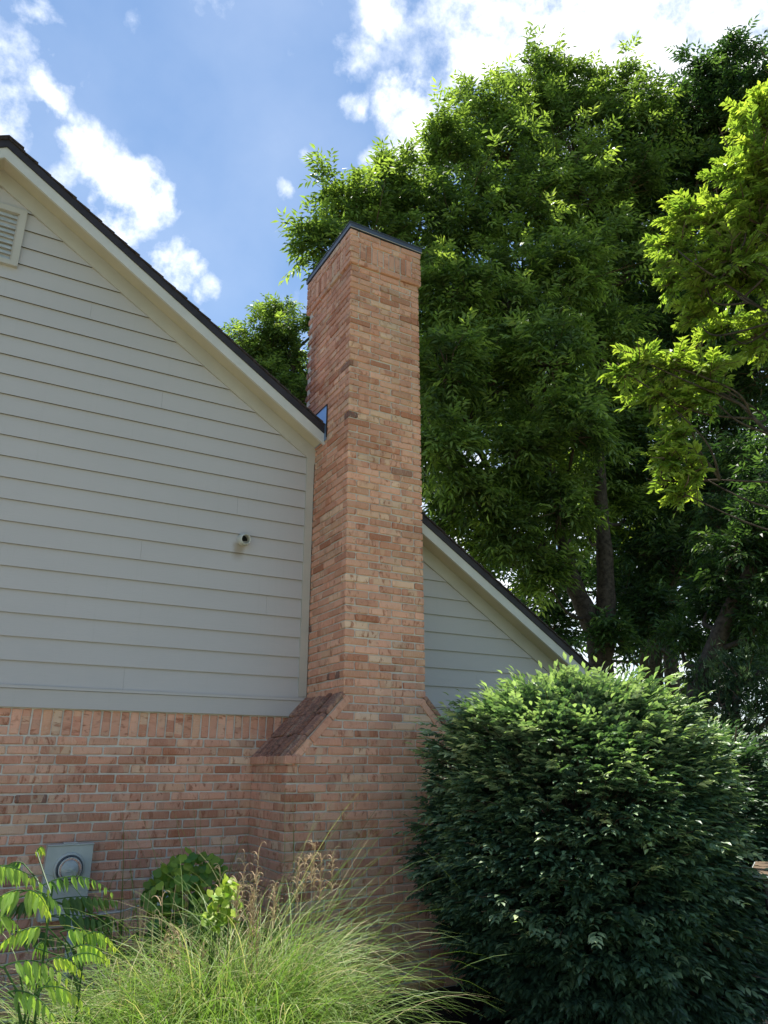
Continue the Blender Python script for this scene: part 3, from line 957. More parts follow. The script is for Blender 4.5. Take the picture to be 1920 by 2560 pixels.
def tree(name, label, base, trunks, lobes_px, D, kind, mat, twigs, per, size, group=None, bark='bark', tb=0.0, rs=1.0, upb=.35, far=1.0, lr=1.0):
    """trunks: lists of points; lobes_px: (u, v, radius in px, distance)"""
    g = empty(name, tuple(base), label, 'tree', group)
    TK = MB()
    lob = []
    for lb in lobes_px:
        (u, v, r, d_) = lb
        c = at(u, v, d_ * far)
        sl_ = np.linalg.norm(c - CAM)
        lob.append((c, r / F_PX * sl_ * rs))
    for (pts, r0, r1) in trunks:
        limb(TK, pts, r0, r1)
    # a branch to every lobe from the nearest lower trunk point
    allp = []
    for (pts, r0, r1) in trunks:
        pts = [np.asarray(p, float) for p in pts]
        for i in range(len(pts) - 1):
            for t in np.linspace(0, 1, 8): allp.append(pts[i] * (1 - t) + pts[i + 1] * t)
    allp = np.array(allp)
    for (c, r) in lob:
        dd = np.linalg.norm(allp - c, axis=1) + np.maximum(0, allp[:, 2] - c[2] + .5) * 3
        q = allp[np.argmin(dd)]
        m_ = (q + c) / 2 + np.array([rng.normal(0, .15), rng.normal(0, .15), -.12 * np.linalg.norm(c - q)])
        limb(TK, [q, m_, c, c + (c - m_) * .35], (.03 + .022 * r) * lr, .008 * lr, 6)
    tk = TK.build('trunk', M[bark], g, True)
    TW = MB()
    LV = Leaves(T_DIA)
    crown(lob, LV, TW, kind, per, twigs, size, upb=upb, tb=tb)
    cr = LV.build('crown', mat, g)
    TW.build('twigs', M['twig'], g)
    return g

def P3(u, v, D): return at(u, v, D)
def down(p): return np.array([p[0], p[1], 0.])

# main multi-stemmed ash right of the chimney, behind the house corner
D1 = 15.2
b1 = down(P3(1500, 1750, D1))
tr1 = [([b1, P3(1500, 1640, D1), P3(1470, 1540, D1), P3(1425, 1430, D1), P3(1380, 1200, D1 - .4), P3(1300, 900, D1 - .8), P3(1260, 600, D1 - 1)], .28, .05),
       ([P3(1500, 1650, D1), P3(1514, 1540, D1), P3(1512, 1400, D1), P3(1500, 1200, D1), P3(1500, 900, D1), P3(1520, 500, D1)], .25, .05),
       ([P3(1425, 1430, D1), P3(1340, 1330, D1 - .4), P3(1200, 1130, D1 - 1.2), P3(1100, 800, D1 - 1.8), P3(1040, 600, D1 - 2)], .10, .03)]
lob1 = [(975, 480, 80, 10.2), (860, 510, 70, 10.0), (800, 620, 62, 9.6), (930, 600, 95, 10), (1030, 520, 90, 10.4),
        (1130, 400, 95, 11), (1200, 300, 75, 11.4), (1260, 380, 100, 11.6), (1340, 240, 85, 12), (1385, 190, 50, 12.2), (1420, 320, 110, 12.3), (1525, 240, 75, 12.5), (1600, 330, 80, 12.3),
        (1150, 560, 120, 10.6), (1300, 540, 130, 11.2), (1450, 500, 120, 11.8), (1560, 470, 110, 12),
        (1130, 740, 120, 10), (1270, 760, 120, 10.8), (1420, 700, 130, 11), (1570, 680, 110, 12.5),
        (1120, 930, 110, 9.6), (1230, 960, 110, 10.5), (1380, 900, 130, 10.4), (1500, 860, 100, 11.8),
        (1110, 1120, 90, 9.8), (1180, 1240, 90, 10.4), (1300, 1130, 110, 10.6), (1440, 1080, 110, 10.5), (1540, 1060, 90, 12.6),
        (1060, 700, 80, 10.6), (1060, 850, 80, 10.8), (1050, 1010, 80, 10.8), (1090, 1010, 80, 11.4), (1080, 1180, 75, 11.4), (1200, 860, 90, 12), (1340, 1020, 90, 12.4), (1220, 1360, 70, 11.5), (1130, 1290, 60, 11.2), (1330, 1230, 80, 12), (1480, 1200, 80, 12.6), (1500, 990, 90, 12.8),
        (1280, 1340, 85, 10.8), (1400, 1270, 95, 10.9), (1370, 1460, 70, 11.4), (1560, 1280, 80, 13), (1470, 1330, 60, 13.5)]
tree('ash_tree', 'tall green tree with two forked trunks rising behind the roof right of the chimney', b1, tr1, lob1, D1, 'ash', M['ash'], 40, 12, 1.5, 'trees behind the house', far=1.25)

D2 = 16.5
b2 = down(P3(1680, 1800, D2))
tr2 = [([b2, P3(1680, 1700, D2), P3(1672, 1500, D2), P3(1680, 1300, D2), P3(1700, 1000, D2), P3(1720, 600, D2)], .17, .04),
       ]
lob2 = [(1820, 190, 70, 14), (1790, 290, 95, 14), (1880, 280, 95, 14), (1690, 330, 90, 14.5), (1660, 430, 90, 14),
        (1640, 560, 100, 14), (1760, 480, 110, 14.5), (1900, 450, 110, 15), (1650, 800, 110, 14), (1760, 700, 110, 15), (1880, 700, 110, 15),
        (1620, 960, 80, 14), (1780, 900, 110, 15), (1900, 950, 100, 15), (1600, 1160, 80, 14), (1700, 1180, 90, 14.5), (1790, 1240, 100, 14), (1620, 1380, 70, 14), (1700, 1420, 90, 14), (1560, 1480, 60, 14),
        (1640, 1540, 70, 13.5), (1530, 1590, 50, 13)]
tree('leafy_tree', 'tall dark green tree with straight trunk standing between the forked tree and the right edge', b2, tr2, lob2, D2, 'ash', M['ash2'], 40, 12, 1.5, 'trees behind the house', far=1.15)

D5 = 11.0
b5 = down(P3(1740, 1900, D5))
tr5 = [([b5, P3(1745, 1780, D5), P3(1765, 1680, D5), P3(1810, 1560, D5), P3(1870, 1440, D5), P3(1960, 1300, D5)], .17, .07),
       ([P3(1745, 1780, D5), P3(1820, 1720, D5), P3(1900, 1685, D5), P3(2030, 1620, D5)], .07, .045)]
lob5 = [(1830, 1400, 85, 11), (1900, 1340, 90, 11), (1880, 1520, 80, 11), (1790, 1500, 60, 11.5), (1940, 1440, 80, 11), (1900, 1150, 70, 11.6), (1980, 1250, 90, 11), (1700, 1600, 45, 12), (1850, 1620, 50, 12), (2010, 1520, 80, 11), (1800, 1320, 60, 12)]
tree('leaning_tree', 'dark tree with thick leaning trunk and a low sideways branch at the right', b5, tr5, lob5, D5, 'ash', M['ash2'], 46, 12, 1.05, 'trees behind the house')

D7 = 23.0
lob7 = [(1080, 900, 110), (1200, 780, 110), (1330, 860, 120), (1450, 760, 110), (1570, 850, 120), (1700, 780, 120), (1830, 860, 120), (1950, 780, 120),
        (1130, 1050, 120), (1260, 1010, 120), (1400, 1060, 120), (1530, 1040, 110), (1650, 1020, 110), (1780, 1080, 120), (1910, 1050, 120),
        (1180, 1230, 110), (1320, 1240, 110), (1450, 1220, 100), (1580, 1200, 100), (1720, 1280, 100), (1860, 1250, 110), (1980, 1300, 120),
        (1300, 1420, 100), (1440, 1450, 70), (1600, 1400, 90), (1750, 1450, 90), (1900, 1480, 110), (1380, 1570, 80), (1560, 1580, 90), (1680, 1560, 60), (1820, 1650, 90), (1950, 1640, 110)]
b7 = down(P3(1620, 1850, D7))
tree('broad_tree', 'wide dark tree farthest back filling the gaps between the nearer trunks', b7,
     [([b7, P3(1620, 1500, D7), P3(1600, 1200, D7), P3(1560, 900, D7)], .4, .08), ([P3(1620, 1560, D7), P3(1750, 1300, D7), P3(1830, 1000, D7)], .25, .06), ([P3(1620, 1500, D7), P3(1450, 1300, D7), P3(1300, 1000, D7)], .25, .06)],
     [(u, v, r, D7 + 1.2 * math.sin(u)) for u, v, r in lob7], D7, 'ash', M['ash2'], 17, 9, 2.3, 'trees behind the house')

# tree whose top shows over the roof left of the chimney
D4 = 12.6
b4 = down(P3(735, 1500, D4 + 4))
lob4 = [(690, 800, 45, 12.6), (680, 870, 70, 12.6), (625, 880, 52, 12.6), (745, 900, 75, 12.6), (690, 960, 75, 12.4), (640, 950, 50, 12.6), (790, 830, 60, 12.4), (760, 1010, 70, 12.4)]
p4 = P3(740, 1000, D4)
tree('round_topped_tree', 'bright green tree top peeking over the roof just left of the chimney', (b4[0], b4[1], 0), [([b4, (b4 + p4) / 2, p4, P3(710, 860, D4)], .14, .03)], lob4, D4, 'ash', M['ash'], 75, 13, .92, 'trees behind the house')

# yellow-green tree reaching in from the right
D3 = 7.4
b3 = down(P3(2350, 1800, D3))
tr3 = [([b3, P3(2340, 1500, D3), P3(2250, 1200, D3), P3(2150, 900, D3), P3(2050, 600, D3), P3(1980, 400, D3)], .13, .03),
       ([P3(2250, 1210, D3), P3(2060, 1180, D3), P3(1915, 1075, D3), P3(1850, 1010, D3), P3(1760, 960, D3)], .034, .007),
       ([P3(2320, 1420, D3), P3(2100, 1210, D3), P3(1920, 1205, D3), P3(1800, 1200, D3)], .022, .006),
       ([P3(2150, 900, D3), P3(1950, 800, D3), P3(1800, 700, D3)], .03, .008)]
lob3 = [(1890, 300, 70, 7.4), (1910, 400, 90, 7.2), (1850, 430, 70, 7.4), (1850, 520, 80, 7.3), (1790, 560, 72, 7.5), (1720, 545, 62, 7.5), (1900, 560, 90, 7.4), (1700, 640, 60, 7.6),
        (1820, 640, 80, 7.4), (1760, 700, 75, 7.6), (1680, 610, 50, 7.7), (1870, 700, 80, 7.7), (1740, 790, 55, 7.8), (1900, 830, 80, 8), (1680, 700, 45, 7.9), (1810, 820, 60, 8.2),
        (1990, 500, 120, 7.6), (2000, 750, 120, 8), (2010, 250, 120, 7.4), (2120, 380, 140, 7.2), (2130, 650, 140, 7.4), (2200, 200, 150, 7), (2280, 500, 150, 7)]  # outermost lobes, out of view, added to shade the ground
lob3b = [(1600, 900, 52, 7.0), (1670, 910, 66, 7.0), (1740, 930, 62, 7.1), (1640, 980, 70, 7.1), (1710, 1010, 66, 7.2), (1770, 985, 50, 7.2), (1690, 1090, 50, 7.2), (1670, 1150, 60, 7.2), (1730, 1180, 56, 7.3), (1700, 1230, 45, 7.3), (1560, 930, 34, 6.9)]
tree('yellow_green_tree', 'yellow green tree reaching into the picture from the right edge with small bright leaves', b3, tr3, lob3 + lob3b, D3, 'elm', M['gold'], 105, 10, 1.12, None, 'bark', .02, 1.0, .3, 1.0, .35)

# feathery evergreen beyond the big shrub
D6 = 10.5
b6 = down(P3(1835, 1950, D6))
lob6 = [(1850, 1690, 60, D6), (1800, 1760, 70, D6), (1880, 1780, 75, D6), (1820, 1860, 75, D6), (1900, 1880, 75, D6), (1960, 1760, 80, D6), (1870, 1970, 70, D6), (1770, 1690, 45, D6 + .5), (1900, 2080, 60, D6 - .5), (1960, 2000, 80, D6)]
tree('evergreen_tree', 'feathery dark evergreen behind the big round shrub at the right edge', b6, [([b6, P3(1840, 1800, D6), P3(1850, 1690, D6)], .08, .02)], lob6, D6, 'spray', M['conifer'], 90, 12, 1.1)

# ------------------------------------------------------------ the big clipped shrub
def shrub(c, R, n, label, toff):
    c = np.array(c); R = np.array(R)
    base = np.array([c[0], c[1], 0.])
    g = empty('shrub', tuple(base), label, 'shrub', 'shrubs beside the house')
    LV = Leaves(T_LEAF); TW = MB()
    d = rsph(n)
    # squarer than a sphere, fuller on top; small lumps
    p_ = 2.95
    s = (np.abs(d[:, 0]) ** p_ + np.abs(d[:, 1]) ** p_ + np.abs(d[:, 2]) ** p_) ** (-1 / p_)
    lump = 1 + .06 * np.sin(d[:, 0] * 3.3 + 2.2) * np.sin(d[:, 2] * 4.1 + .5) + .055 * np.sin(d[:, 0] * 7 + 1) * np.sin(d[:, 2] * 8 + 2) + .04 * np.sin(d[:, 1] * 9 + d[:, 0] * 5) + .03 * np.sin(d[:, 0] * 17 + d[:, 2] * 13)
    depth = rng.choice([1.0, .93, .82, .66, .5], n, p=[.38, .24, .16, .12, .10]) + rng.normal(0, .02, n)
    shoot = rng.uniform(0, 1, n) < .03
    depth = np.where(shoot, 1.06 + rng.uniform(0, .05, n), depth)
    q = c + d * (s * lump * depth)[:, None] * R
    low = np.clip((.9 - q[:, 2]) / .9, 0, 1)
    q[:, 0] = np.where(q[:, 0] < c[0], c[0] + (q[:, 0] - c[0]) * (1 - .50 * low), c[0] + (q[:, 0] - c[0]) * (1 - .06 * low))
    nrm = unit(d / R)
    keep = (q[:, 2] > .05) & ~((q[:, 1] > -.80) & (q[:, 0] < 4.02)) & (q[:, 1] < -.05)
    q, nrm, sh = q[keep], nrm[keep], shoot[keep]
    n = len(q)
    out = unit(nrm * np.array([1, 1, .45]) + 1e-3)
    sdir = unit(out * .9 + Z * (.16 + .55 * np.clip(nrm[:, 2], 0, 1) ** 2)[:, None] + rng.normal(0, .22, (n, 3)) * np.array([1, 1, .5]))
    # leaves gather in loose tiers rather than an even coat
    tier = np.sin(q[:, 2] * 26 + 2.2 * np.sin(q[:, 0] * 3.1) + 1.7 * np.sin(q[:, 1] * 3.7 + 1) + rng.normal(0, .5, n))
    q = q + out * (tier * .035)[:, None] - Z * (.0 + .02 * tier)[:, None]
    tone0 = np.clip(rng.beta(2, 3.4, n) + np.where(sh, .3, 0) + .08 * tier + np.clip((q[:, 2] - 1.35) * .38, -.38, .3) + toff, 0, 1)   # sunlit top and shaded lower part put into the leaf tone
    for i in range(0, n, 7):
        TW.tube([q[i] - nrm[i] * .22 - Z * .05, q[i], q[i] + sdir[i] * .12], [.0045, .003, .0012], 3, False)
    roll = rng.normal(0, .22, n)
    side0 = unit(np.cross(sdir, Z)); up0 = np.cross(side0, sdir)
    side_ = side0 * np.cos(roll)[:, None] + up0 * np.sin(roll)[:, None]
    up_ = np.cross(side_, sdir) 
    up_ = up_ * np.sign(up_[:, 2:3] + 1e-6)
    for k in range(5):
        for sg in (-1, 1):
            ax = unit(sdir * .75 + side_ * sg * .8 - Z * rng.uniform(.05, .42, n)[:, None] + rng.normal(0, .10, (n, 3)))
            pos = q + sdir * (.028 * k) - Z * (.004 * k * k / 2)
            L = rng.uniform(.056, .082, n) * (1 - .09 * k)
            LV.add(pos, ax, up_ + rng.normal(0, .16, (n, 3)), L, L * .47, np.clip(tone0 + .05 * k - .08 + rng.normal(0, .07, n), 0, 1))
    LV.add(q + sdir * .13, sdir - Z * .15, up_, rng.uniform(.05, .07, n), rng.uniform(.022, .03, n), np.clip(tone0 + .15, 0, 1))
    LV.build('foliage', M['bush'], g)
    for a in np.linspace(0, 2 * math.pi, 9, endpoint=False):
        e_ = base + np.array([math.cos(a) * .7, math.sin(a) * .6, 1.6 + .4 * math.sin(3 * a)])
        limb(TW, [base + np.array([math.cos(a) * .08, math.sin(a) * .08, 0]), base * .5 + e_ * .5 + np.array([0, 0, -.2]), e_], .028, .006, 6)
    TW.build('branches', M['twig'], g)
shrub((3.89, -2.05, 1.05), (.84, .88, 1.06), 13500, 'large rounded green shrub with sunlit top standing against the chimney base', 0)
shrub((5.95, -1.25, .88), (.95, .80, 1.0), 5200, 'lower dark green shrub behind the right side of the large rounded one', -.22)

# ------------------------------------------------------------ ornamental grass
def blades(n, cx, cy, rx, ry, lmin, lmax, az_mean=None, az_spread=math.pi, th0=(.03, .5), bend=(1.2, 2.3), w=(.004, .008), dry=.1, seg=11):
    x = cx + rng.normal(0, rx, n); y = cy + rng.normal(0, ry, n)
    az = rng.uniform(-math.pi, math.pi, n) if az_mean is None else rng.normal(az_mean, az_spread, n)
    L = rng.uniform(lmin, lmax, n)
    t0 = rng.uniform(th0[0], th0[1], n); bd = rng.uniform(bend[0], bend[1], n)
    pw = rng.uniform(1.4, 2.6, n)
    wd = rng.uniform(w[0], w[1], n)
    hd = np.stack([np.cos(az), np.sin(az), np.zeros(n)], 1); sd_ = np.stack([-np.sin(az), np.cos(az), np.zeros(n)], 1)
    tw = rng.normal(0, .5, n)
    kink = rng.uniform(0, 1, n) < .12; kp = rng.uniform(.6, .85, n); ka = rng.uniform(.7, 1.5, n)
    p = np.stack([x, y, np.zeros(n)], 1)
    V = []
    for i in range(seg + 1):
        s = i / seg
        th = t0 + bd * s ** pw + np.where(kink & (s > kp), ka, 0)
        dr = hd * np.sin(th)[:, None] + Z * np.cos(th)[:, None]
        if i > 0: p = p + dr * (L / seg)[:, None]
        nr = np.cross(dr, sd_)
        wdir = sd_ * np.cos(tw * s)[:, None] + nr * np.sin(tw * s)[:, None]
        ww = wd * (1 - s ** 2.2) * (.75 + .25 * min(1, s * 4)) + .0004
        V.append(p + wdir * ww[:, None] / 2); V.append(p - wdir * ww[:, None] / 2)
    V = np.stack(V, 1)
    k = 2 * (seg + 1)
    f0 = np.array([[2 * i, 2 * i + 1, 2 * i + 3, 2 * i + 2] for i in range(seg)])
    f = (f0[None] + (np.arange(n) * k)[:, None, None]).reshape(-1, 4)
    V[:, :, 2] = np.maximum(V[:, :, 2], .01)
    V[:, :, 1] = np.where((V[:, :, 1] > -.80) & (V[:, :, 0] > 2.2), -.80 - .01 * rng.uniform(0, 1, V[:, :, 1].shape), np.minimum(V[:, :, 1], -.03))
    tn = np.where(rng.uniform(0, 1, n) < dry, rng.uniform(.88, 1, n), rng.beta(2, 2.2, n) * .8)
    t = np.repeat(np.stack([tn, rng.uniform(0, 1, n), tn * 0, tn * 0 + 1], 1), k, 0)
    return V.reshape(-1, 3), f, t
class Multi:
    def __init__(s): s.v = []; s.f = []; s.t = []; s.n = 0
    def add(s, r):
        v, f, t = r; s.v.append(v); s.f.append(f + s.n); s.t.append(t); s.n += len(v)
    def build(s, name, mat, parent):
        v = np.concatenate(s.v)
        return link_mesh(name, v, np.concatenate(s.f), v[:, [0, 2]], np.concatenate(s.t), mat, parent)
def strip(pts, wd, tone):
    """thin curling ribbon turned towards the yard"""
    pts = np.asarray(pts); n = len(pts)
    d = np.gradient(pts, axis=0)
    sd_ = unit(np.cross(d, np.array([.25, -1, .3])))
    w_ = np.linspace(wd, wd * .35, n)[:, None]
    V = np.stack([pts + sd_ * w_ / 2, pts - sd_ * w_ / 2], 1).reshape(-1, 3)
    f = np.array([[2 * i, 2 * i + 1, 2 * i + 3, 2 * i + 2] for i in range(n - 1)])
    t = np.tile([tone, random.random(), 0, 1], (2 * n, 1))
    return V, f, t
def plume_stem(MS, MP, x, y, h, lean, curls, plume=.22):
    top = np.array([x + lean[0], y + lean[1], h])
    s = np.linspace(0, 1, 8)[:, None]
    pts = np.array([x, y, 0]) * (1 - s) + top * s + np.array([rng.normal(0, .01), rng.normal(0, .01), 0]) * np.sin(s * 3.14)
    MS.add(strip(pts, rng.uniform(.0035, .006), rng.uniform(.1, .9)))
    for i in range(curls):
        b = top - Z * rng.uniform(0, plume)
        a = rng.uniform(-math.pi, math.pi); r0 = rng.uniform(.012, .03); ln = rng.uniform(.04, .10)
        hd = np.array([math.cos(a), math.sin(a), 0])
        q = [b]; th = rng.uniform(.1, .5); cur = b.copy(); m = 9
        tot = rng.uniform(2.0, 5.0)
        for j in range(m):
            cur = cur + (hd * math.sin(th) + Z * math.cos(th)) * ln / m
            th += tot / m * (j / m) * 2
            q.append(cur)
        MP.add(strip(q, .0052, rng.uniform(.5, 1)))

g1 = empty('ornamental_grass', (1.72, -2.08, 0), 'big arching clump of ornamental grass fanning right in front of the chimney base', 'ornamental grass', 'ornamental grass clumps by the wall')
MG = Multi()
MG.add(blades(1250, 1.53, -2.08, .18, .14, .9, 1.45, None, 0, (.05, .85), (1.0, 2.2), (.003, .0065), .16))
MG.add(blades(560, 1.48, -2.08, .14, .12, .9, 1.4, -.1, .6, (.25, .9), (.9, 1.7), (.003, .0065)))
MG.add(blades(180, 1.50, -2.08, .12, .10, 1.0, 1.4, -.3, .8, (.2, .9), (1.2, 2.2), (.003, .006), .3))
MG.add(blades(450, 1.34, -2.38, .25, .12, .7, 1.2, -1.6, .7, (.1, .6), (1.0, 2.0)))
MG.add(blades(24, 1.58, -2.05, .1, .1, 1.45, 1.75, -.1, .5, (.12, .5), (.3, .9), (.003, .005)))
MG.add(blades(160, 1.52, -2.08, .2, .15, .8, 1.3, None, 0, (.1, 1.1), (.6, 3.2), (.003, .006), 1.0))
MG.build('blades', M['grass'], g1)
MS, MP = Multi(), Multi()
for (u, v, y, c) in ((800, 2105, -2.1, 60), (770, 2160, -2.1, 30), (745, 2150, -2.05, 20), (815, 2150, -2.0, 30), (650, 2120, -2.0, 14), (645, 2140, -2.0, 8)):
    d = pix_dir(u, v); p = CAM + d * ((y - CAM[1]) / d[1])
    for q in range(3 if c > 30 else 1):
        plume_stem(MS, MP, p[0] + rng.normal(0, .04), y + rng.normal(0, .04), p[2] - .03 * q, (rng.normal(0, .03), rng.normal(0, .03)), c // (3 if c > 30 else 1))
MS.build('dry_stems', M['dry'], g1); MP.build('plumes', M['dry'], g1)

g2 = empty('ornamental_grass', (1.30, -1.75, 0), 'grass clump with many tan dried stems and curly seed heads below the brick wall', 'ornamental grass', 'ornamental grass clumps by the wall')
MG = Multi()
MG.add(blades(1500, 1.30, -1.85, .27, .18, .6, 1.15, None, 0, (.02, .5), (.9, 2.3), (.003, .007), .22))
MG.add(blades(420, 1.05, -2.1, .22, .1, .7, 1.1, 3.0, .5, (.15, .65), (1.0, 2.0)))
MG.add(blades(420, 1.3, -2.3, .3, .1, .5, .8, -1.6, .7, (.1, .6), (1.0, 2.0), (.004, .008), .15))
MG.build('blades', M['grass'], g2)
MS, MP = Multi(), Multi()
for i in range(70):
    u = rng.uniform(270, 700); 
    v = rng.uniform(2180, 2420) if u < 560 else rng.uniform(2170, 2300)
    y = rng.uniform(-2.0, -1.4)
    d = pix_dir(u, v); p = CAM + d * ((y - CAM[1]) / d[1])
    plume_stem(MS, MP, p[0] + rng.normal(0, .02), y, p[2], (rng.normal(0, .02), rng.normal(0, .02)), 0)
for (u, v, c) in ((600, 2220, 50), (560, 2180, 16), (625, 2230, 25), (640, 2250, 30), (665, 2215, 20), (655, 2290, 30), (430, 2330, 25), (460, 2330, 16), (425, 2215, 6), (625, 2190, 10),
                  (635, 2360, 22), (530, 2350, 8), (690, 2230, 14), (405, 2340, 8), (490, 2400, 12)):
    y = rng.uniform(-2.15, -1.85)
    d = pix_dir(u, v); p = CAM + d * ((y - CAM[1]) / d[1])
    plume_stem(MS, MP, p[0], y, p[2], (rng.normal(0, .03), rng.normal(0, .02)), c, .2)
MS.build('dry_stems', M['dry'], g2); MP.build('plumes', M['dry'], g2)

g3 = empty('ornamental_grass', (.55, -2.2, 0), 'low grass clump arching left at the bottom left corner', 'ornamental grass', 'ornamental grass clumps by the wall')
MG = Multi()
MG.add(blades(300, .75, -2.2, .15, .12, .6, 1.15, None, 0, (.1, .7), (1.0, 2.2)))
MG.add(blades(260, .9, -2.5, .2, .1, .7, 1.2, 3.4, .4, (.2, .8), (1.0, 1.9)))
MG.build('blades', M['grass'], g3)
# sparse dark blades close to the wall, in its shade
g4 = empty('ornamental_grass', (1.75, -.6, 0), 'thin shaded grass blades rising against the brick wall behind the seed heads', 'ornamental grass', 'ornamental grass clumps by the wall')
MG = Multi(); MG.add(blades(110, 1.75, -.5, .35, .12, .9, 1.6, None, 0, (.02, .3), (.3, 1.6), (.004, .007), .3))
MG.build('blades', M['grass'], g4)

# ------------------------------------------------------------ compound-leaf seedlings, left
T_LAN = (np.array([[0, 0, 0], [.15, .36, .03], [.45, .5, .0], [.8, .22, -.12], [1.08, 0, -.24], [.8, -.22, -.12], [.45, -.5, .0], [.15, -.36, .03], [.3, 0, -.04], [.7, 0, -.12]]),
         np.array([[0, 8, 1], [1, 8, 2], [8, 9, 2], [2, 9, 3], [9, 4, 3], [0, 7, 8], [7, 6, 8], [8, 6, 9], [6, 5, 9], [9, 5, 4]]))
def big_leaf(LV, ST, base, dirv, size, npair, ll, tone, droop):
    dirv = np.asarray(dirv, float); dirv /= np.linalg.norm(dirv)
    sd_ = np.cross(Z, dirv); sd_ /= np.linalg.norm(sd_) + 1e-9
    pts = []
    for i in range(10):
        s = i / 9
        pts.append(base + dirv * size * s - Z * droop * size * s * s)
    ST.tube(pts, [.0035 * (1 - .7 * i / 9) for i in range(10)], 5, False)
    for i in range(npair + 1):
        s = .18 + .82 * i / npair
        p = base + dirv * size * s - Z * droop * size * s * s
        tg = dirv - Z * 2 * droop * s
        sc = ll * .84 * (1 - .55 * max(0, s - .45) / .55)
        for sg in (-1, 1):
            ax = tg / np.linalg.norm(tg) * .45 + sd_ * sg * .55 - Z * (.85 + .3 * random.random()) + rng.normal(0, .1, 3)
            nn = sd_ * sg * .7 + Z * .55 - dirv * .1 + rng.normal(0, .12, 3)
            tt = min(1, tone + .5 * max(0, s - .55) + rng.normal(0, .05))
            LV.add(p[None], ax[None], nn[None], np.array([sc]), np.array([sc * .32]), np.array([max(0, tt)]))
def seedling(base, leaves, label):
    base = np.array(base, float)
    g = empty('seedling', tuple(base), label, 'plant', 'leafy seedlings at the left')
    ST = MB()
    topz = max(l[0][2] for l in leaves)
    ctr = base + np.array([0, 0, topz - .12])
    ST.tube([base, base * .4 + ctr * .6, ctr], [.007, .006, .004], 6)
    for (p, dv, size, npair, ll, tone, droop) in leaves:
        p = np.array(p, float)
        ST.tube([ctr - Z * random.uniform(0, .2), (ctr + p) / 2 - Z * .02, p], [.004, .0035, .003], 5, False)
        LV = Leaves(T_LAN)
        big_leaf(LV, ST, p, dv, size, npair, ll, tone, droop)
        LV.build('leaf', M['sumac'], g)
    ST.build('stems', M['vine'], g)
def ay(u, v, y):
    d = pix_dir(u, v); return CAM + d * ((y - CAM[1]) / d[1])
yy = -2.42
seedling((.22, yy, 0), [(ay(-60, 2170, yy), (1, -.2, .25), .30, 7, .095, .35, .55),
                        (ay(-40, 2180, yy + .1), (.6, .5, .3), .28, 7, .095, .3, .55),
                        (ay(60, 2228, yy - .1), (.35, -.5, .2), .16, 6, .11, .5, .7),
                        (ay(62, 2226, yy - .1), (-.9, -.3, .25), .16, 6, .11, .4, .6),
                        (ay(75, 2235, yy - .1), (.7, .4, .15), .15, 4, .11, .1, .6),
                        (ay(-30, 2300, yy), (.3, .4, .1), .25, 6, .10, .25, .5)],
         'leafy plant with drooping yellow green leaflets left of the electric meter')
seedling((.50, yy, 0), [(ay(88, 2225, yy + .1), (1, .15, .62), .40, 9, .075, .12, .62),
                        (ay(92, 2130, yy + .2), (.2, .2, .5), .10, 5, .055, .6, .9),
                        (ay(60, 2160, yy + .3), (-.5, .2, .3), .12, 5, .07, .1, .8)],
         'leafy plant whose long compound leaf droops in front of the electric meter glass')
seedling((.45, -2.5, 0), [(ay(10, 2415, -2.5), (1, -.2, .4), .26, 6, .10, .4, .6), (ay(10, 2420, -2.5), (-1, -.2, .5), .2, 6, .09, .55, .6),
                          (ay(120, 2400, -2.45), (1, .1, .35), .16, 6, .07, .6, .8), (ay(165, 2400, -2.4), (1, .2, .5), .2, 8, .06, .35, .6),
                          (ay(100, 2470, -2.5), (.8, -.3, .2), .2, 5, .09, .4, .6), (ay(20, 2480, -2.6), (.5, -.5, .2), .25, 6, .09, .3, .6), (ay(50, 2440, -2.5), (.6, .4, .1), .22, 6, .09, .3, .5)],
         'low leafy plant with yellow leaf tips in the bottom left corner')
yc = -2.2
seedling((.70, yc, 0), [(ay(150, 2330, yc), (.8, .1, .2), .24, 7, .095, .35, .6), (ay(120, 2320, yc), (-.8, -.2, .3), .24, 7, .095, .4, .6), (ay(180, 2370, yc), (.5, -.4, .3), .2, 6, .09, .45, .6),
                        (ay(90, 2370, yc), (.2, .5, .2), .2, 6, .10, .2, .6), (ay(210, 2340, yc), (.8, .3, .4), .18, 6, .08, .5, .8)],
         'leafy green plant with drooping compound leaves just below the electric meter conduit')
yb = -1.3
seedling((1.05, yb, 0), [(ay(130, 2250, yb), (.9, .1, .1), .36, 9, .13, .1, .2), (ay(120, 2290, yb), (.9, -.2, .1), .34, 8, .12, .05, .3), (ay(120, 2250, yb + .1), (-.7, .2, .1), .28, 6, .11, .0, .4),
                         (ay(210, 2300, yb), (.6, .3, .1), .3, 5, .12, .0, .4), (ay(250, 2380, yb), (.5, -.3, .2), .25, 5, .11, .1, .5), (ay(30, 2330, yb), (.5, -.2, .1), .3, 5, .13, 0, .4)],
         'dark green shaded leafy plant under the electric meter box')

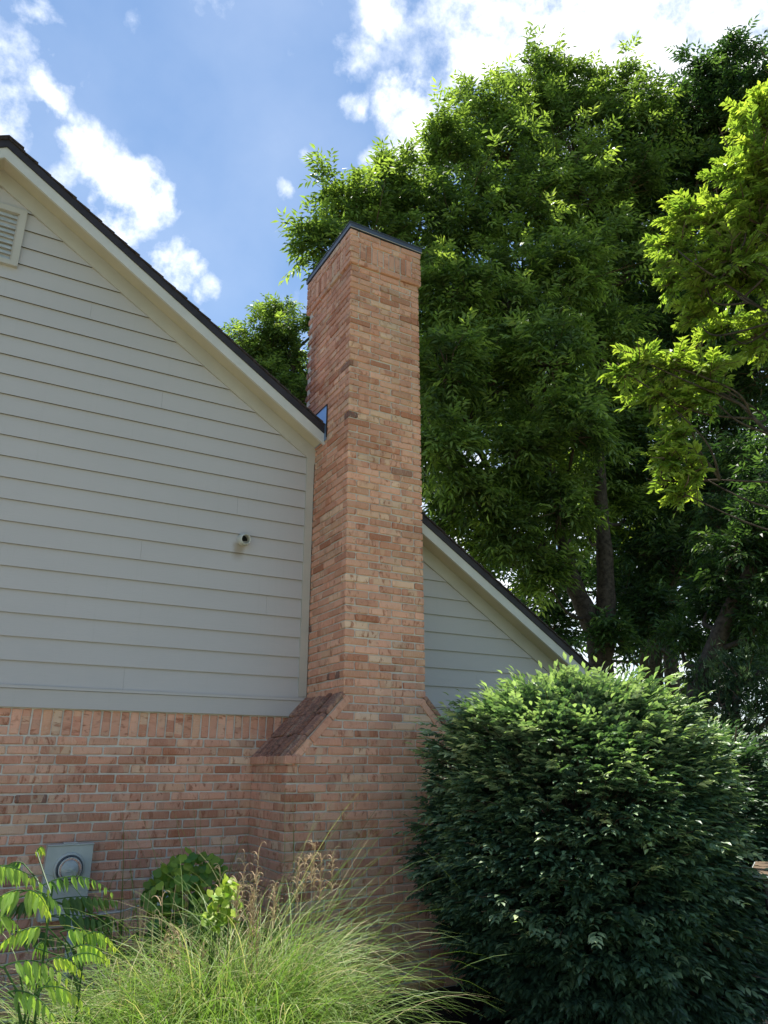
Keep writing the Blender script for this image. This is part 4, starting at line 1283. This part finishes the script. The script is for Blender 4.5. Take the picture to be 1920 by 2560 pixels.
# ------------------------------------------------------------ round-leaved vines
def rl(k=9):
    a = np.linspace(0, 2 * math.pi, k, endpoint=False)
    r = .5 + .07 * np.cos(2 * a)
    v = np.stack([.5 - r * np.cos(a) * 1.0, r * np.sin(a), .06 * np.abs(np.sin(a)) - .1 * (0.5 - .5 * np.cos(a)) ** 2], 1)
    v[0] = [.1, 0, 0]; v[k // 2] = v[k // 2] * [1.08, 1, 1]
    v = np.concatenate([v, [[.45, 0, -.01]]])
    f = np.array([[k, (i + 1) % k, i] for i in range(k)])
    return v, f
T_RND = rl()
def vine(name, label, ctr, rad, n, size, tone, y_min=None):
    g = empty(name, (ctr[0], ctr[1], 0), label, 'vine', 'broad leaved vines in the bed')
    LV = Leaves(T_RND); ST = MB()
    ctr = np.array(ctr); rad = np.array(rad)
    p = ctr + rsph(n) * rng.uniform(.3, 1, (n, 1)) ** .6 * rad
    p[:, 1] = np.minimum(p[:, 1], -.12)
    ax = np.stack([rng.normal(0, .6, n), rng.normal(-.5, .4, n), rng.uniform(-.9, -.1, n)], 1)
    nn = np.stack([rng.normal(0, .35, n), rng.normal(-.6, .25, n), rng.uniform(.3, .9, n)], 1)
    L = rng.uniform(.75, 1.2, n) * size
    LV.add(p, ax, nn, L, L, np.clip(tone + rng.normal(0, .12, n), 0, 1))
    LV.build('leaves', M['vine'], g)
    for i in range(0, n, 12):
        b = np.array([ctr[0] + rng.normal(0, .05), ctr[1], 0])
        ST.tube([b, (b + p[i]) / 2 + rng.normal(0, .03, 3), p[i]], [.003, .0022, .0015], 4, False)
    ST.build('stems', M['vine'], g)
c = ay(470, 2230, -1.0); vine('vine', 'dark green broad leaved vine climbing beside the small utility box', c, (.30, .22, .27), 420, .056, .72)
c = ay(470, 2330, -1.1); vine('vine', 'low shaded vine leaves under the climbing vine by the dried stems', c, (.35, .2, .16), 130, .07, .05)
c = ay(560, 2255, -2.05); vine('vine', 'bright yellow green vine sprig lit by sun in front of dried stems', c, (.09, .07, .13), 75, .042, .92)
c = ay(520, 2290, -2.05); vine('vine', 'tiny yellow green trailing sprig left of the bright vine sprig', c, (.10, .04, .03), 14, .038, .95)

# ------------------------------------------------------------ table corner and stone in the shade at the right
tp = at(1874, 2186, 5.7)
tab = empty('patio_table', (tp[0] + .55, tp[1] - .1, 0), 'tan wooden patio table whose pointed corner shows at the right edge', 'table')
mb = MB()
cx_, cy_ = tp[0] + .55, tp[1] - .12
ang = math.atan2(tp[1] - cy_, tp[0] - cx_); rr = math.hypot(tp[1] - cy_, tp[0] - cx_)
cor = [(cx_ + rr * math.cos(ang + i * math.pi / 2), cy_ + rr * math.sin(ang + i * math.pi / 2)) for i in range(4)]
zt = tp[2]
v = [(x, y, zt) for x, y in cor] + [(x, y, zt - .022) for x, y in cor]
mb.add(v, [(0, 1, 2, 3), (7, 6, 5, 4)] + [(i, i + 4, (i + 1) % 4 + 4, (i + 1) % 4) for i in range(4)])
mb.build('table_top', M['wood'], tab)
mb = MB()
c2 = [((x - cx_) * 1.012 + cx_, (y - cy_) * 1.012 + cy_) for x, y in cor]
for i in range(4):
    a, b = c2[i], c2[(i + 1) % 4]
    mb.tube([(a[0], a[1], zt - .012), (b[0], b[1], zt - .012)], [.008, .008], 6)
mb.build('metal_rim', M['galv'], tab)
for (x, y) in cor:
    lx, ly = (x - cx_) * .8 + cx_, (y - cy_) * .8 + cy_
    mb = MB(); mb.tube([(lx, ly, 0), (lx, ly, zt - .023)], [.018, .018], 10); mb.build('leg', M['drip'], tab)
sp = at(1850, 2262, 8.6)
mb = MB()
nn_ = 14; rings = []
pts = rsph(60)
ringv = []
for i in range(7):
    th = math.pi * i / 6
    for j in range(10):
        ph = 2 * math.pi * j / 10
        r_ = 1 + .18 * math.sin(3 * ph + i) + rng.normal(0, .04)
        ringv.append((sp[0] + .10 * r_ * math.sin(th) * math.cos(ph), sp[1] + .07 * r_ * math.sin(th) * math.sin(ph), .045 + .05 * math.cos(th)))
ff = [(i * 10 + j, (i + 1) * 10 + j, (i + 1) * 10 + (j + 1) % 10, i * 10 + (j + 1) % 10) for i in range(6) for j in range(10)]
mb.add(ringv, ff)
tag(mb.build('stone', M['stone']), 'small pale stone lying on the shaded ground beyond the shrub', 'stone')

# ------------------------------------------------------------ far woods closing the horizon
LV = Leaves(T_DIA)
n = 26000
a = rng.uniform(math.radians(28), math.radians(82), n); Dd = rng.uniform(30, 46, n)
hh = 2.6 + 1.5 * np.sin(a * 23) + 1.0 * np.sin(a * 57 + 1) + 1.8 * (np.sin(a * 11 + 2) > .2)
z = rng.uniform(0, 1, n) ** .8 * hh
p = np.stack([np.sin(a) * Dd, -6.25 + np.cos(a) * Dd, z], 1)
LV.add(p, rsph(n), rsph(n), rng.uniform(.35, .6, n), rng.uniform(.2, .35, n), rng.uniform(0, 1, n))
o = LV.build('woods', M['woods'], None)
tag(o, 'distant belt of woods closing the view under the trees', 'woods', kind='stuff')
